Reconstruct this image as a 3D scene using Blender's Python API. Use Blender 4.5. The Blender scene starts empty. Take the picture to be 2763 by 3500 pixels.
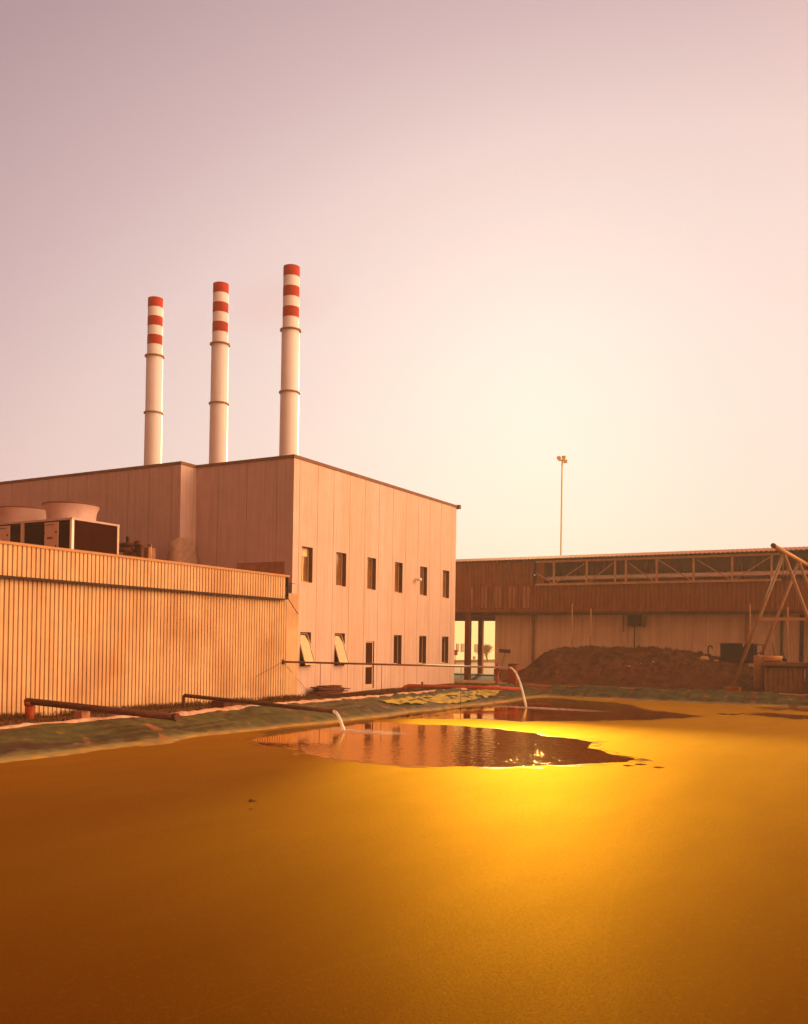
import bpy, bmesh, math, random
from mathutils import Vector, Matrix, noise
random.seed(7)
R = math.radians
sc = bpy.context.scene
COL = sc.collection

# ------------------------------------------------------------------ camera
YAW, PITCH, ROLL = 29.6, 0.75, 0.85
F, W, H, SH = 3130.0, 2763.0, 3500.0, 411.0
CAM = Vector((0, 0, 2.0))
M3 = Matrix.Rotation(R(YAW), 3, 'Z') @ Matrix.Rotation(R(90 + PITCH), 3, 'X') @ Matrix.Rotation(R(ROLL), 3, 'Z')
cd = bpy.data.cameras.new('camera')
cd.sensor_width = 36.0
cd.sensor_fit = 'AUTO'
cd.lens = 36.0 * F / H
cd.shift_y = SH / H
cd.clip_start = 0.05
cd.clip_end = 3000
cam = bpy.data.objects.new('camera', cd)
cam.matrix_world = Matrix.Translation(CAM) @ M3.to_4x4()
COL.objects.link(cam)
sc.camera = cam

# ------------------------------------------------------------------ light
SAZ, SEL = -21.5, 16.0                       # azimuth clockwise from +Y, elevation
SD = Vector((math.sin(R(SAZ)) * math.cos(R(SEL)), math.cos(R(SAZ)) * math.cos(R(SEL)), math.sin(R(SEL))))
ld = bpy.data.lights.new('sun', 'SUN')
ld.energy = 3.0
ld.angle = R(3.0)
ld.color = (1.0, 0.84, 0.42)
sun = bpy.data.objects.new('sun', ld)
sun.rotation_euler = SD.to_track_quat('Z', 'Y').to_euler()
sun.location = (0, 0, 60)
COL.objects.link(sun)

wd = bpy.data.worlds.new('World')
sc.world = wd
wd.use_nodes = True
N = wd.node_tree.nodes
L = wd.node_tree.links
N.clear()
wo = N.new('ShaderNodeOutputWorld')
bg = N.new('ShaderNodeBackground')
L.new(bg.outputs[0], wo.inputs[0])
sky = N.new('ShaderNodeTexSky')
sky.sky_type = 'NISHITA'
sky.sun_disc = False
sky.sun_elevation = R(SEL)
sky.sun_rotation = R(SAZ)
sky.air_density = 1.0
sky.dust_density = 3.0
bg.inputs[1].default_value = 0.10

def wm(op, a, b=None, c=None):
    n = N.new('ShaderNodeMath'); n.operation = op
    for i, v in enumerate((a, b, c)):
        if v is None: continue
        if isinstance(v, (int, float)): n.inputs[i].default_value = v
        else: L.new(v, n.inputs[i])
    return n.outputs[0]
tc = N.new('ShaderNodeTexCoord')
nrm = N.new('ShaderNodeVectorMath'); nrm.operation = 'NORMALIZE'
L.new(tc.outputs['Generated'], nrm.inputs[0])
dt = N.new('ShaderNodeVectorMath'); dt.operation = 'DOT_PRODUCT'
GD = Vector((math.sin(R(-17)) * math.cos(R(7)), math.cos(R(-17)) * math.cos(R(7)), math.sin(R(7))))   # heart of the hazy glow, below the sun
L.new(nrm.outputs[0], dt.inputs[0]); dt.inputs[1].default_value = GD
ang = wm('MULTIPLY', wm('ARCCOSINE', wm('MINIMUM', dt.outputs['Value'], 0.99999)), 180 / math.pi)
sep = N.new('ShaderNodeSeparateXYZ'); L.new(nrm.outputs[0], sep.inputs[0])
elev = wm('MULTIPLY', wm('ARCSINE', sep.outputs[2]), 180 / math.pi)
# the veil of a hazy evening sky: creamy round the sun, mauve higher up and away from it, dusky orange behind
fade = N.new('ShaderNodeMapRange'); L.new(ang, fade.inputs[0])
fade.inputs[1].default_value = 45; fade.inputs[2].default_value = 75; fade.inputs[3].default_value = 1; fade.inputs[4].default_value = 0
eoff = wm('MULTIPLY', wm('MULTIPLY', wm('SUBTRACT', wm('MAXIMUM', elev, 0.0), 16.0), 0.65), fade.outputs[0])
met = wm('DIVIDE', wm('MAXIMUM', wm('ADD', ang, eoff), 0.0), 180.0)
rmp = N.new('ShaderNodeValToRGB')
L.new(met, rmp.inputs[0])
stops = [(0, (.88, .74, .70)), (14, (.88, .745, .71)), (23, (.87, .71, .68)), (31, (.84, .65, .64)), (40, (.68, .49, .51)),
         (52, (.49, .335, .365)), (75, (.34, .19, .15)), (100, (.32, .15, .09)), (125, (.46, .19, .12)), (180, (.52, .20, .125))]
el = rmp.color_ramp.elements
el[0].position = 0; el[0].color = (*stops[0][1], 1)
el[1].position = 1; el[1].color = (*stops[-1][1], 1)
for a, c in stops[1:-1]:
    e = el.new(a / 180.0); e.color = (*c, 1)
veil = N.new('ShaderNodeMix'); veil.data_type = 'RGBA'; veil.blend_type = 'MULTIPLY'
veil.inputs[0].default_value = 1.0
VK = 8.8
L.new(rmp.outputs[0], veil.inputs[6]); veil.inputs[7].default_value = (VK, VK, VK, 1)
mxs = N.new('ShaderNodeMix'); mxs.data_type = 'RGBA'; mxs.blend_type = 'MULTIPLY'
mxs.inputs[0].default_value = 1.0
L.new(sky.outputs[0], mxs.inputs[6]); mxs.inputs[7].default_value = (0.05, 0.05, 0.05, 1)
d2 = N.new('ShaderNodeVectorMath'); d2.operation = 'DOT_PRODUCT'      # warm sky lobe added out of view to the right, brightening the long wall
L.new(nrm.outputs[0], d2.inputs[0]); d2.inputs[1].default_value = Vector((.906, .42, .22)).normalized()
bk = wm('MULTIPLY', wm('POWER', wm('MAXIMUM', d2.outputs['Value'], 0.0), 5.0), 1.0)
bank = N.new('ShaderNodeMix'); bank.data_type = 'RGBA'; bank.inputs[0].default_value = 0  # colour of the added warm sky lobe, out of view to the right
L.new(bk, bank.inputs[0]); bank.inputs[6].default_value = (0, 0, 0, 1); bank.inputs[7].default_value = (9.2 * 10, 5.8 * 10, 3.1 * 10, 1)
ad2 = N.new('ShaderNodeMix'); ad2.data_type = 'RGBA'; ad2.blend_type = 'ADD'; ad2.inputs[0].default_value = 1.0
add = N.new('ShaderNodeMix'); add.data_type = 'RGBA'; add.blend_type = 'ADD'; add.inputs[0].default_value = 1.0
L.new(veil.outputs[2], add.inputs[6]); L.new(mxs.outputs[2], add.inputs[7])
L.new(add.outputs[2], ad2.inputs[6]); L.new(bank.outputs[2], ad2.inputs[7]); L.new(ad2.outputs[2], bg.inputs[0])

vs = sc.view_settings
vs.view_transform = 'Standard'; vs.look = 'None'; vs.exposure = 0; vs.gamma = 1; vs.use_curve_mapping = False
sc.render.engine = 'CYCLES'
sc.cycles.max_bounces = 6
sc.cycles.volume_bounces = 0
sc.cycles.use_denoising = True
sc.cycles.sample_clamp_indirect = 4
sc.cycles.volume_max_steps = 64

# ------------------------------------------------------------------ placing helpers (photo measurements -> metres)
def ray(px, py):
    v = Vector(((px - W / 2) / F, (H / 2 - py + SH) / F, -1))
    return M3 @ v
def onX(px, py, X):
    d = ray(px, py); return CAM + d * ((X - CAM.x) / d.x)
def onY(px, py, Y):
    d = ray(px, py); return CAM + d * ((Y - CAM.y) / d.y)
def onZ(px, py, Z):
    d = ray(px, py); return CAM + d * ((Z - CAM.z) / d.z)
def dep(px, py, D):
    return CAM + ray(px, py) * D

# ------------------------------------------------------------------ mesh helpers
class B:
    def __init__(s): s.b = bmesh.new()
    def quad(s, *p):
        vs_ = [s.b.verts.new(q) for q in p]; return s.b.faces.new(vs_)
    def box(s, x0, x1, y0, y1, z0, z1, rot=0, piv=None):
        c = [(x0, y0, z0), (x1, y0, z0), (x1, y1, z0), (x0, y1, z0), (x0, y0, z1), (x1, y0, z1), (x1, y1, z1), (x0, y1, z1)]
        if rot:
            px, py = piv or ((x0 + x1) / 2, (y0 + y1) / 2); cc, ss = math.cos(rot), math.sin(rot)
            c = [(px + (x - px) * cc - (y - py) * ss, py + (x - px) * ss + (y - py) * cc, z) for x, y, z in c]
        v = [s.b.verts.new(q) for q in c]
        for f in ((0, 3, 2, 1), (4, 5, 6, 7), (0, 1, 5, 4), (1, 2, 6, 5), (2, 3, 7, 6), (3, 0, 4, 7)):
            s.b.faces.new([v[i] for i in f])
        return s
    def bar(s, p, q, w, h, up=Vector((0, 0, 1))):
        p, q = Vector(p), Vector(q); d = (q - p).normalized(); a = d.cross(up)
        if a.length < 1e-4: a = d.cross(Vector((0, 1, 0)))
        a.normalize(); b = a.cross(d)
        v = []
        for c in (p, q):
            for i, j in ((-1, -1), (1, -1), (1, 1), (-1, 1)): v.append(s.b.verts.new(c + a * i * w / 2 + b * j * h / 2))
        for f in ((0, 1, 2, 3), (7, 6, 5, 4), (0, 4, 5, 1), (1, 5, 6, 2), (2, 6, 7, 3), (3, 7, 4, 0)): s.b.faces.new([v[i] for i in f])
        return s
    def tube(s, pts, r, n=14, cap=True, inner=0):
        pts = [Vector(p) for p in pts]; rings = []
        if not isinstance(r, (list, tuple)): r = [r] * len(pts)
        for i, p in enumerate(pts):
            if i == 0: d = pts[1] - p
            elif i == len(pts) - 1: d = p - pts[i - 1]
            else: d = (pts[i + 1] - p).normalized() + (p - pts[i - 1]).normalized()
            d.normalize(); a = d.cross(Vector((0, 0, 1)))
            if a.length < 0.05: a = d.cross(Vector((0, 1, 0)))
            a.normalize(); b = d.cross(a)
            if rings and a.dot(pa) < 0: pass
            pa = a
            rings.append([s.b.verts.new(p + (a * math.cos(t) + b * math.sin(t)) * r[i]) for t in [2 * math.pi * k / n for k in range(n)]])
        for i in range(len(rings) - 1):
            # align rings
            A, Bq = rings[i], rings[i + 1]
            off = min(range(n), key=lambda o: sum((A[k].co - Bq[(k + o) % n].co).length for k in range(0, n, 3)))
            rings[i + 1] = Bq = [Bq[(k + off) % n] for k in range(n)]
            for k in range(n):
                f = s.b.faces.new((A[k], A[(k + 1) % n], Bq[(k + 1) % n], Bq[k])); f.smooth = True
        if cap:
            s.b.faces.new(rings[0]); s.b.faces.new(list(reversed(rings[-1])))
        return s
    def lathe(s, c, prof, n=40, close=False):
        c = Vector(c); rings = []
        for r_, z in prof: rings.append([s.b.verts.new((c.x + r_ * math.cos(2 * math.pi * k / n), c.y + r_ * math.sin(2 * math.pi * k / n), z)) for k in range(n)])
        m = len(rings)
        for i in range(m if close else m - 1):
            A, Bq = rings[i], rings[(i + 1) % m]
            for k in range(n):
                f = s.b.faces.new((A[k], A[(k + 1) % n], Bq[(k + 1) % n], Bq[k])); f.smooth = True
        return s
    def poly(s, pts, flip=False):
        v = [s.b.verts.new(p) for p in pts]
        if flip: v.reverse()
        return s.b.faces.new(v)

def make(name, b, m, parent=None, bevel=0):
    bm = b.b if isinstance(b, B) else b
    bmesh.ops.recalc_face_normals(bm, faces=bm.faces[:]) if getattr(b, 'recalc', True) else None
    me = bpy.data.meshes.new(name)
    if parent is not None:
        wl = parent['_o'] if '_o' in parent else (0, 0, 0)
        off = Vector(wl)
        for v in bm.verts: v.co -= off
    bm.to_mesh(me); bm.free()
    o = bpy.data.objects.new(name, me); COL.objects.link(o)
    me.materials.append(m)
    if parent is not None:
        o.parent = parent
        o['_o'] = (0.0, 0.0, 0.0) if False else parent['_o']
    if bevel:
        md = o.modifiers.new('bevel', 'BEVEL'); md.width = bevel; md.segments = 2; md.limit_method = 'ANGLE'; md.angle_limit = R(40)
    return o

def tag(o, label, cat, group=None):
    o['label'] = label; o['category'] = cat
    if group: o['group'] = group
    return o
def thing(name, label, cat, loc, group=None):
    o = bpy.data.objects.new(name, None); COL.objects.link(o); o.location = loc; o.empty_display_size = .3
    o['_o'] = tuple(loc)
    return tag(o, label, cat, group)
def struct(name, b, m, kind='structure'):
    o = make(name, b, m); o['kind'] = kind; return o

# ------------------------------------------------------------------ materials
def mat(name, col, rough=.8, var=.15, scale=3.0, col2=None, bump=0, bscale=40, metal=0, spec=.15, stretch=None, extra=None, trans=0):
    m = bpy.data.materials.new(name); m.use_nodes = True
    nt = m.node_tree; n = nt.nodes; l = nt.links
    p = n['Principled BSDF']
    p.inputs['Roughness'].default_value = rough
    p.inputs['Metallic'].default_value = metal
    p.inputs['Specular IOR Level'].default_value = spec
    t = n.new('ShaderNodeTexCoord'); mp = n.new('ShaderNodeMapping'); l.new(t.outputs['Object'], mp.inputs[0])
    if stretch: mp.inputs['Scale'].default_value = stretch
    nz = n.new('ShaderNodeTexNoise'); nz.inputs['Scale'].default_value = scale; nz.inputs['Detail'].default_value = 6
    nz.inputs['Roughness'].default_value = .62
    l.new(mp.outputs[0], nz.inputs[0])
    cr = n.new('ShaderNodeValToRGB'); l.new(nz.outputs[0], cr.inputs[0])
    c2 = col2 or tuple(c * (1 - var) for c in col)
    c1 = col if col2 else tuple(min(1, c * (1 + var)) for c in col)
    cr.color_ramp.elements[0].position = .32; cr.color_ramp.elements[0].color = (*c2, 1)
    cr.color_ramp.elements[1].position = .68; cr.color_ramp.elements[1].color = (*c1, 1)
    out = cr.outputs[0]
    if extra: out = extra(n, l, t, out)
    l.new(out, p.inputs['Base Color'])
    if bump:
        b2 = n.new('ShaderNodeTexNoise'); b2.inputs['Scale'].default_value = bscale; b2.inputs['Detail'].default_value = 5
        l.new(t.outputs['Object'], b2.inputs[0])
        bp = n.new('ShaderNodeBump'); bp.inputs['Strength'].default_value = bump; bp.inputs['Distance'].default_value = .02
        l.new(b2.outputs[0], bp.inputs['Height']); l.new(bp.outputs[0], p.inputs['Normal'])
    return m

def mixc(n, l, fac, a, b, mode='MIX'):
    x = n.new('ShaderNodeMix'); x.data_type = 'RGBA'; x.blend_type = mode
    for i, v in ((0, fac), (6, a), (7, b)):
        if isinstance(v, (int, float)): x.inputs[i].default_value = v
        elif isinstance(v, tuple): x.inputs[i].default_value = (*v, 1)
        else: l.new(v, x.inputs[i])
    return x.outputs[2]
def mth(n, l, op, a, b=0.0):
    x = n.new('ShaderNodeMath'); x.operation = op
    for i, v in ((0, a), (1, b)):
        if isinstance(v, (int, float)): x.inputs[i].default_value = v
        else: l.new(v, x.inputs[i])
    return x.outputs[0]
def sepo(n, l, t):
    x = n.new('ShaderNodeSeparateXYZ'); l.new(t.outputs['Object'], x.inputs[0]); return x.outputs
def noisef(n, l, t, scale, stretch=(1, 1, 1), detail=4):
    mp = n.new('ShaderNodeMapping'); mp.inputs['Scale'].default_value = stretch; l.new(t.outputs['Object'], mp.inputs[0])
    z = n.new('ShaderNodeTexNoise'); z.inputs['Scale'].default_value = scale; z.inputs['Detail'].default_value = detail
    l.new(mp.outputs[0], z.inputs[0]); return z.outputs[0]
def rampf(n, l, v, a, b):
    x = n.new('ShaderNodeMapRange'); l.new(v, x.inputs[0]); x.inputs[1].default_value = a; x.inputs[2].default_value = b; return x.outputs[0]

CONC = (.70, .46, .37)
def panels(axis, pitch, off):
    def ex(n, l, t, out):      # every cast panel has its own slightly different tone, plus rain streaks
        s = sepo(n, l, t)
        idx = mth(n, l, 'FLOOR', mth(n, l, 'DIVIDE', mth(n, l, 'SUBTRACT', s[axis], off), pitch))
        wn = n.new('ShaderNodeTexWhiteNoise'); wn.noise_dimensions = '1D'; l.new(idx, wn.inputs['W'])
        out = mixc(n, l, mth(n, l, 'MULTIPLY', wn.outputs['Value'], .30), out, (.62, .33, .19))
        st = noisef(n, l, t, 3.0, (3, 3, .12), 5)
        out = mixc(n, l, mth(n, l, 'MULTIPLY', rampf(n, l, noisef(n, l, t, 14, (1, 1, 1), 5), .45, .70), .18), out, (.36, .22, .15))
        return mixc(n, l, mth(n, l, 'MULTIPLY', rampf(n, l, st, .42, .75), .32), out, (.33, .16, .09))
    return ex

def ribstain(n, l, t, out):
    s = noisef(n, l, t, 1.1, (1, .6, .5), 6)
    o = mixc(n, l, mth(n, l, 'MULTIPLY', rampf(n, l, s, .44, .70), .55), out, (.42, .17, .06))
    s2 = noisef(n, l, t, 2.2, (4, 4, .15), 4)
    return mixc(n, l, mth(n, l, 'MULTIPLY', rampf(n, l, s2, .45, .75), .40), o, (.36, .14, .05))
def streaks(c, k=.4):
    def ex(n, l, t, out):
        s2 = noisef(n, l, t, 2.0, (3, 3, .1), 5)
        return mixc(n, l, mth(n, l, 'MULTIPLY', rampf(n, l, s2, .42, .75), k), out, c)
    return ex

M = {}
M['concR'] = mat('pale concrete panels long wall', CONC, .85, .06, 1.2, bump=.25, bscale=30, extra=panels(1, 1.21, .9))
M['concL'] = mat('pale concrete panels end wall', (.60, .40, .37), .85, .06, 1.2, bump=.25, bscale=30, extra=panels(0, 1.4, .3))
M['joint'] = mat('joint filler', (.40, .20, .10), .9)
M['trim'] = mat('brown metal roof edging', (.20, .075, .025), .6, .2)
M['reveal'] = mat('shaded window reveal', (.16, .05, .02), .8)  # dark tone puts the shade inside the recess into the colour
M['stack'] = mat('cream stack paint', (.80, .68, .69), .42, .03, 2, extra=streaks((.62, .36, .26), .3))
M['red'] = mat('red stack paint', (.42, .016, .004), .6, .08, 3)
M['ring'] = mat('stack flange', (.42, .20, .09), .5, .1)
M['rib'] = mat('ribbed sheet cladding', (.66, .39, .19), .55, .06, 2, extra=ribstain)
M['ribtrim'] = mat('sheet cladding edging', (.50, .22, .08), .6, .1)
M['darkrib'] = mat('dark cladding', (.26, .062, .008), .7, .2, 1.2, spec=.15, extra=streaks((.36, .12, .02), .6))
M['darkpanel'] = mat('faded cladding sheet', (.38, .15, .06), .6, .15, 2)
M['dark'] = mat('dark metal', (.05, .016, .006), .6, .3)
M['steel'] = mat('painted steel', (.34, .15, .06), .5, .15)
M['truss'] = mat('truss steel', (.55, .25, .12), .5, .15)
M['shiny'] = mat('bright metal pipe', (.95, .66, .50), .35, .05, spec=.6)
M['white'] = mat('white warehouse wall', (.92, .62, .38), .8, .06, 1.0, extra=streaks((.42, .18, .07), .35))
M['farwhite'] = mat('far white wall', (.95, .82, .55), .8, .03)
M['glassdark'] = mat('dark window glass', (.22, .085, .02), .08, .3, 2.5, spec=.5)
M['glassblack'] = mat('black door glass', (.050, .012, .004), .15, .2, spec=.15)
M['frame'] = mat('window frame', (.70, .42, .26), .5, .05)
M['blind'] = mat('pale curtain', (.85, .60, .28), .8, .1, 6)
M['pipe_dark'] = mat('dark rusty pipe', (.11, .030, .015), .5, .4, 8)
M['pipe_red'] = mat('red pipe', (.38, .05, .014), .5, .25, 6)
M['pipe_mid'] = mat('brown pipe', (.20, .07, .04), .45, .2, 6)
M['block'] = mat('concrete block', (.50, .19, .09), .9, .2, 6, bump=.5)
M['kerb'] = mat('pond kerb', (.64, .34, .22), .9, .35, 4, bump=.5)
M['earth'] = mat('dark earth', (.17, .050, .012), .95, .5, 2.2, col2=(.06, .016, .004), bump=1.0, bscale=6)
M['grass'] = mat('dry grass', (.15, .060, .012), .9, .4, 2)
M['coil'] = mat('condenser coil', (.035, .006, .002), .8, .2, spec=0)
M['case'] = mat('cooler casing', (.70, .40, .28), .35, .05, metal=.3)
M['shroud'] = mat('fan shroud', (.60, .38, .33), .5, .08)
M['ply'] = mat('stacked boards', (.14, .035, .015), .8, .4, 5)
M['tarp'] = mat('brown tarpaulin', (.36, .15, .07), .7, .25, 4)
M['box'] = mat('black bin', (.018, .005, .003), .7, .3)
M['rust'] = mat('rusty block', (.33, .06, .015), .8, .3, 6)
M['lamp'] = mat('mast paint', (.95, .80, .52), .5, .05)
M['leaf'] = mat('shrub leaves', (.30, .20, .03), .7, .4, 5)
M['bark'] = mat('bark', (.14, .07, .03), .9, .3, 8)
M['pave'] = mat('concrete paving', (.42, .24, .10), .9, .25, .6, bump=.2)
M['stone'] = mat('pale stone', (.55, .30, .12), .8, .2, 5)
M['mark'] = mat('black lettering', (.03, .01, .01), .6)

# ground material: dirt with rough dry grass patches
def gmat():
    def ex(n, l, t, out):
        a = noisef(n, l, t, .9, (1, 1, 1), 6)
        o = mixc(n, l, rampf(n, l, a, .42, .60), out, (.13, .060, .012))
        b = noisef(n, l, t, 5, (1, 1, 1), 4)
        return mixc(n, l, mth(n, l, 'MULTIPLY', rampf(n, l, b, .5, .75), .5), o, (.28, .13, .05))
    return mat('bare earth and dry turf', (.16, .055, .02), .95, .4, 3, bump=.8, bscale=12, extra=ex)
M['ground'] = gmat()

def liner_mat():
    def ex(n, l, t, out):
        a = noisef(n, l, t, 1.3, (3.0, .16, 1), 6)
        o = mixc(n, l, rampf(n, l, a, .52, .66), out, (.055, .020, .005))
        s = sepo(n, l, t)
        e = noisef(n, l, t, 3.2, (1, .7, 1), 5)
        zz = mth(n, l, 'ADD', s[2], mth(n, l, 'MULTIPLY', mth(n, l, 'SUBTRACT', e, .5), .22))
        k = rampf(n, l, zz, -.27, -.37)
        o = mixc(n, l, mth(n, l, 'MULTIPLY', k, .75), o, (.27, .19, .08))
        k2 = rampf(n, l, s[2], -.315, -.375)
        o = mixc(n, l, mth(n, l, 'MULTIPLY', k2, rampf(n, l, e, .30, .62)), o, (.46, .25, .04))
        b = noisef(n, l, t, 1.7, (1, 1, 1), 3)
        return mixc(n, l, mth(n, l, 'MULTIPLY', rampf(n, l, b, .60, .70), .7), o, (.40, .13, .03))
    return mat('green pond liner', (.080, .064, .012), .5, .5, 2.5, bump=.35, bscale=9, extra=ex)
M['liner'] = liner_mat()
M['yellow'] = mat('yellow sheen sheet', (.44, .30, .04), .5, .2, 4, bump=.5, bscale=7)  # yellow stands for sun sheen on the liner folds

def scum_mat():
    m = bpy.data.materials.new('ochre scum film'); m.use_nodes = True
    nt = m.node_tree; n = nt.nodes; l = nt.links; n.clear()
    out = n.new('ShaderNodeOutputMaterial')
    t = n.new('ShaderNodeTexCoord')
    big = noisef(n, l, t, .16, (1.0, .45, 1), 5)
    fine = noisef(n, l, t, 48, (1, 1, 1), 5)
    mid = noisef(n, l, t, 2.5, (1, .25, 1), 5)
    c = mixc(n, l, big, (.085, .0135, .0004), (.125, .026, .0008))
    c = mixc(n, l, mth(n, l, 'MULTIPLY', mid, .35), c, (.065, .010, .0004))
    c = mixc(n, l, mth(n, l, 'MULTIPLY', rampf(n, l, fine, .38, .62), .75), c, (.035, .005, .0003))
    ln = noisef(n, l, t, .22, (1, .35, 1), 2)      # faint pale drift lines in the film
    band = mth(n, l, 'SUBTRACT', 1.0, mth(n, l, 'MULTIPLY', mth(n, l, 'ABSOLUTE', mth(n, l, 'SUBTRACT', mth(n, l, 'FRACT', mth(n, l, 'MULTIPLY', ln, 7.0)), .5)), 45.0))
    c = mixc(n, l, mth(n, l, 'MULTIPLY', mth(n, l, 'MAXIMUM', band, 0.0), .07), c, (.22, .085, .012))
    sp = noisef(n, l, t, 17, (1, 1, 1), 2)
    c = mixc(n, l, mth(n, l, 'MULTIPLY', rampf(n, l, sp, .56, .72), .45), c, (.12, .032, .0015))
    df = n.new('ShaderNodeBsdfDiffuse'); l.new(c, df.inputs[0])
    gl = n.new('ShaderNodeBsdfGlossy'); gl.inputs['Roughness'].default_value = .58
    gl.inputs['Color'].default_value = (1.0, .52, .035, 1)
    bp = n.new('ShaderNodeBump'); bp.inputs['Strength'].default_value = .4; bp.inputs['Distance'].default_value = .004
    l.new(fine, bp.inputs['Height']); l.new(bp.outputs[0], gl.inputs['Normal']); l.new(bp.outputs[0], df.inputs['Normal'])
    fr = n.new('ShaderNodeFresnel'); fr.inputs[0].default_value = 1.33
    mx = n.new('ShaderNodeMixShader')
    wv = mth(n, l, 'ADD', mth(n, l, 'MULTIPLY', noisef(n, l, t, 1.6, (1, .30, 1), 6), .30), .85)      # film thickness varies
    wv = mth(n, l, 'MULTIPLY', wv, mth(n, l, 'ADD', mth(n, l, 'MULTIPLY', fine, 1.6), .2))
    l.new(mth(n, l, 'MULTIPLY', wv, mth(n, l, 'MULTIPLY', mth(n, l, 'POWER', fr.outputs[0], 1.2), .76)), mx.inputs[0])
    l.new(df.outputs[0], mx.inputs[1]); l.new(gl.outputs[0], mx.inputs[2]); l.new(mx.outputs[0], out.inputs[0])
    return m
M['scum'] = scum_mat()
def water_mat(name, rip, rough):
    m = bpy.data.materials.new(name); m.use_nodes = True
    nt = m.node_tree; n = nt.nodes; l = nt.links; n.clear()
    out = n.new('ShaderNodeOutputMaterial'); t = n.new('ShaderNodeTexCoord')
    df = n.new('ShaderNodeBsdfDiffuse'); df.inputs[0].default_value = (.16, .035, .004, 1)
    gl = n.new('ShaderNodeBsdfGlossy'); gl.inputs['Roughness'].default_value = rough; gl.inputs['Color'].default_value = (1, .68, .30, 1)
    s = sepo(n, l, t)
    # ripples spread on the open right-hand side of the water
    k = rampf(n, l, s[0], -13.5, -10.5)
    a = noisef(n, l, t, 5.0, (1, 1, 1), 4)
    bp = n.new('ShaderNodeBump'); bp.inputs['Distance'].default_value = .05
    l.new(mth(n, l, 'ADD', mth(n, l, 'MULTIPLY', k, rip), .015), bp.inputs['Strength']); l.new(a, bp.inputs['Height'])
    l.new(bp.outputs[0], gl.inputs['Normal'])
    fr = n.new('ShaderNodeFresnel'); fr.inputs[0].default_value = 1.33
    mx = n.new('ShaderNodeMixShader')
    l.new(mth(n, l, 'ADD', mth(n, l, 'MULTIPLY', fr.outputs[0], 1.0), .18), mx.inputs[0])
    l.new(df.outputs[0], mx.inputs[1]); l.new(gl.outputs[0], mx.inputs[2]); l.new(mx.outputs[0], out.inputs[0])
    return m
def flakes():
    m = water_mat('thinned scum rim', .1, .15); n = m.node_tree.nodes; l = m.node_tree.links
    out = [x for x in n if x.type == 'OUTPUT_MATERIAL'][0]; src = out.inputs[0].links[0].from_socket
    t = n.new('ShaderNodeTexCoord'); a = noisef(n, l, t, 2.6, (.6, 1.6, 1), 8)
    tr = n.new('ShaderNodeBsdfTransparent'); mx = n.new('ShaderNodeMixShader')
    l.new(mth(n, l, 'MULTIPLY', rampf(n, l, a, .50, .56), .85), mx.inputs[0]); l.new(tr.outputs[0], mx.inputs[1]); l.new(src, mx.inputs[2]); l.new(mx.outputs[0], out.inputs[0])
    return m
M['flakes'] = flakes()
M['water'] = water_mat('open reddish water', .20, .04)
def jet_mat():
    m = bpy.data.materials.new('falling water'); m.use_nodes = True
    n = m.node_tree.nodes; l = m.node_tree.links; n.clear()
    out = n.new('ShaderNodeOutputMaterial'); t = n.new('ShaderNodeTexCoord')
    df = n.new('ShaderNodeBsdfDiffuse'); df.inputs[0].default_value = (1, .93, .80, 1)
    tl = n.new('ShaderNodeBsdfTranslucent'); tl.inputs[0].default_value = (1, .93, .78, 1)
    gl = n.new('ShaderNodeBsdfGlossy'); gl.inputs['Roughness'].default_value = .3
    tr = n.new('ShaderNodeBsdfTransparent')
    a = n.new('ShaderNodeMixShader'); a.inputs[0].default_value = .6; l.new(df.outputs[0], a.inputs[1]); l.new(tl.outputs[0], a.inputs[2])
    b = n.new('ShaderNodeMixShader'); b.inputs[0].default_value = .2; l.new(a.outputs[0], b.inputs[1]); l.new(gl.outputs[0], b.inputs[2])
    c = n.new('ShaderNodeMixShader'); z = noisef(n, l, t, 9, (3, 3, .6), 4)
    l.new(mth(n, l, 'MULTIPLY', rampf(n, l, z, .45, .75), .7), c.inputs[0]); l.new(b.outputs[0], c.inputs[1]); l.new(tr.outputs[0], c.inputs[2]); l.new(c.outputs[0], out.inputs[0])
    return m
M['jet'] = jet_mat()
def mirror_mat():
    m = mat('sky-reflecting glass', (.40, .25, .12), .03, .1)
    p = m.node_tree.nodes['Principled BSDF']; p.inputs['Metallic'].default_value = .75
    return m
M['mirror'] = mirror_mat()

# ------------------------------------------------------------------ ground
WL = -0.40
def lerp(a, b, t): return a + (b - a) * t
def pw(x, pts):
    if x <= pts[0][0]: return pts[0][1]
    for (a, u), (b, v) in zip(pts, pts[1:]):
        if x <= b: return lerp(u, v, (x - a) / (b - a))
    return pts[-1][1]
def wob(y): return .16 * math.sin(y * .55 + 1) + .10 * math.sin(y * 1.7) + .12 * noise.noise(Vector((y * .9, 3.3, 0)))
def base_z(X, Y):
    a = pw(Y, [(0, -.10), (20, -.12), (28, -.14), (36, -.02), (42, .05), (47, -.18), (52, -.25), (62, -.15), (110, -.10)])
    b = pw(Y, [(0, -.02), (42, .02), (46, .10), (52, .30), (60, .3), (110, -.1)])
    k = min(1, max(0, (X + 22) / 4))
    return lerp(a, b, k * k * (3 - 2 * k)) if Y > 20 else lerp(a, -.02, k)
def tpond(X, Y):
    return max((-15.75 - X + wob(Y) * .8) / 1.75, (Y - 41.5 + wob(X) * .6) / 1.3, (X - 40) / 2, (1.2 - Y) / 1.0)
def gz(X, Y):
    g = base_z(X, Y) + .03 * noise.noise(Vector((X * .6, Y * .6, 0)))
    t = tpond(X, Y)
    if t <= 0: return WL - min(1.2, -t * .6)
    if t < 1:
        k = t ** .75
        return lerp(WL, g, k)
    return g
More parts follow.
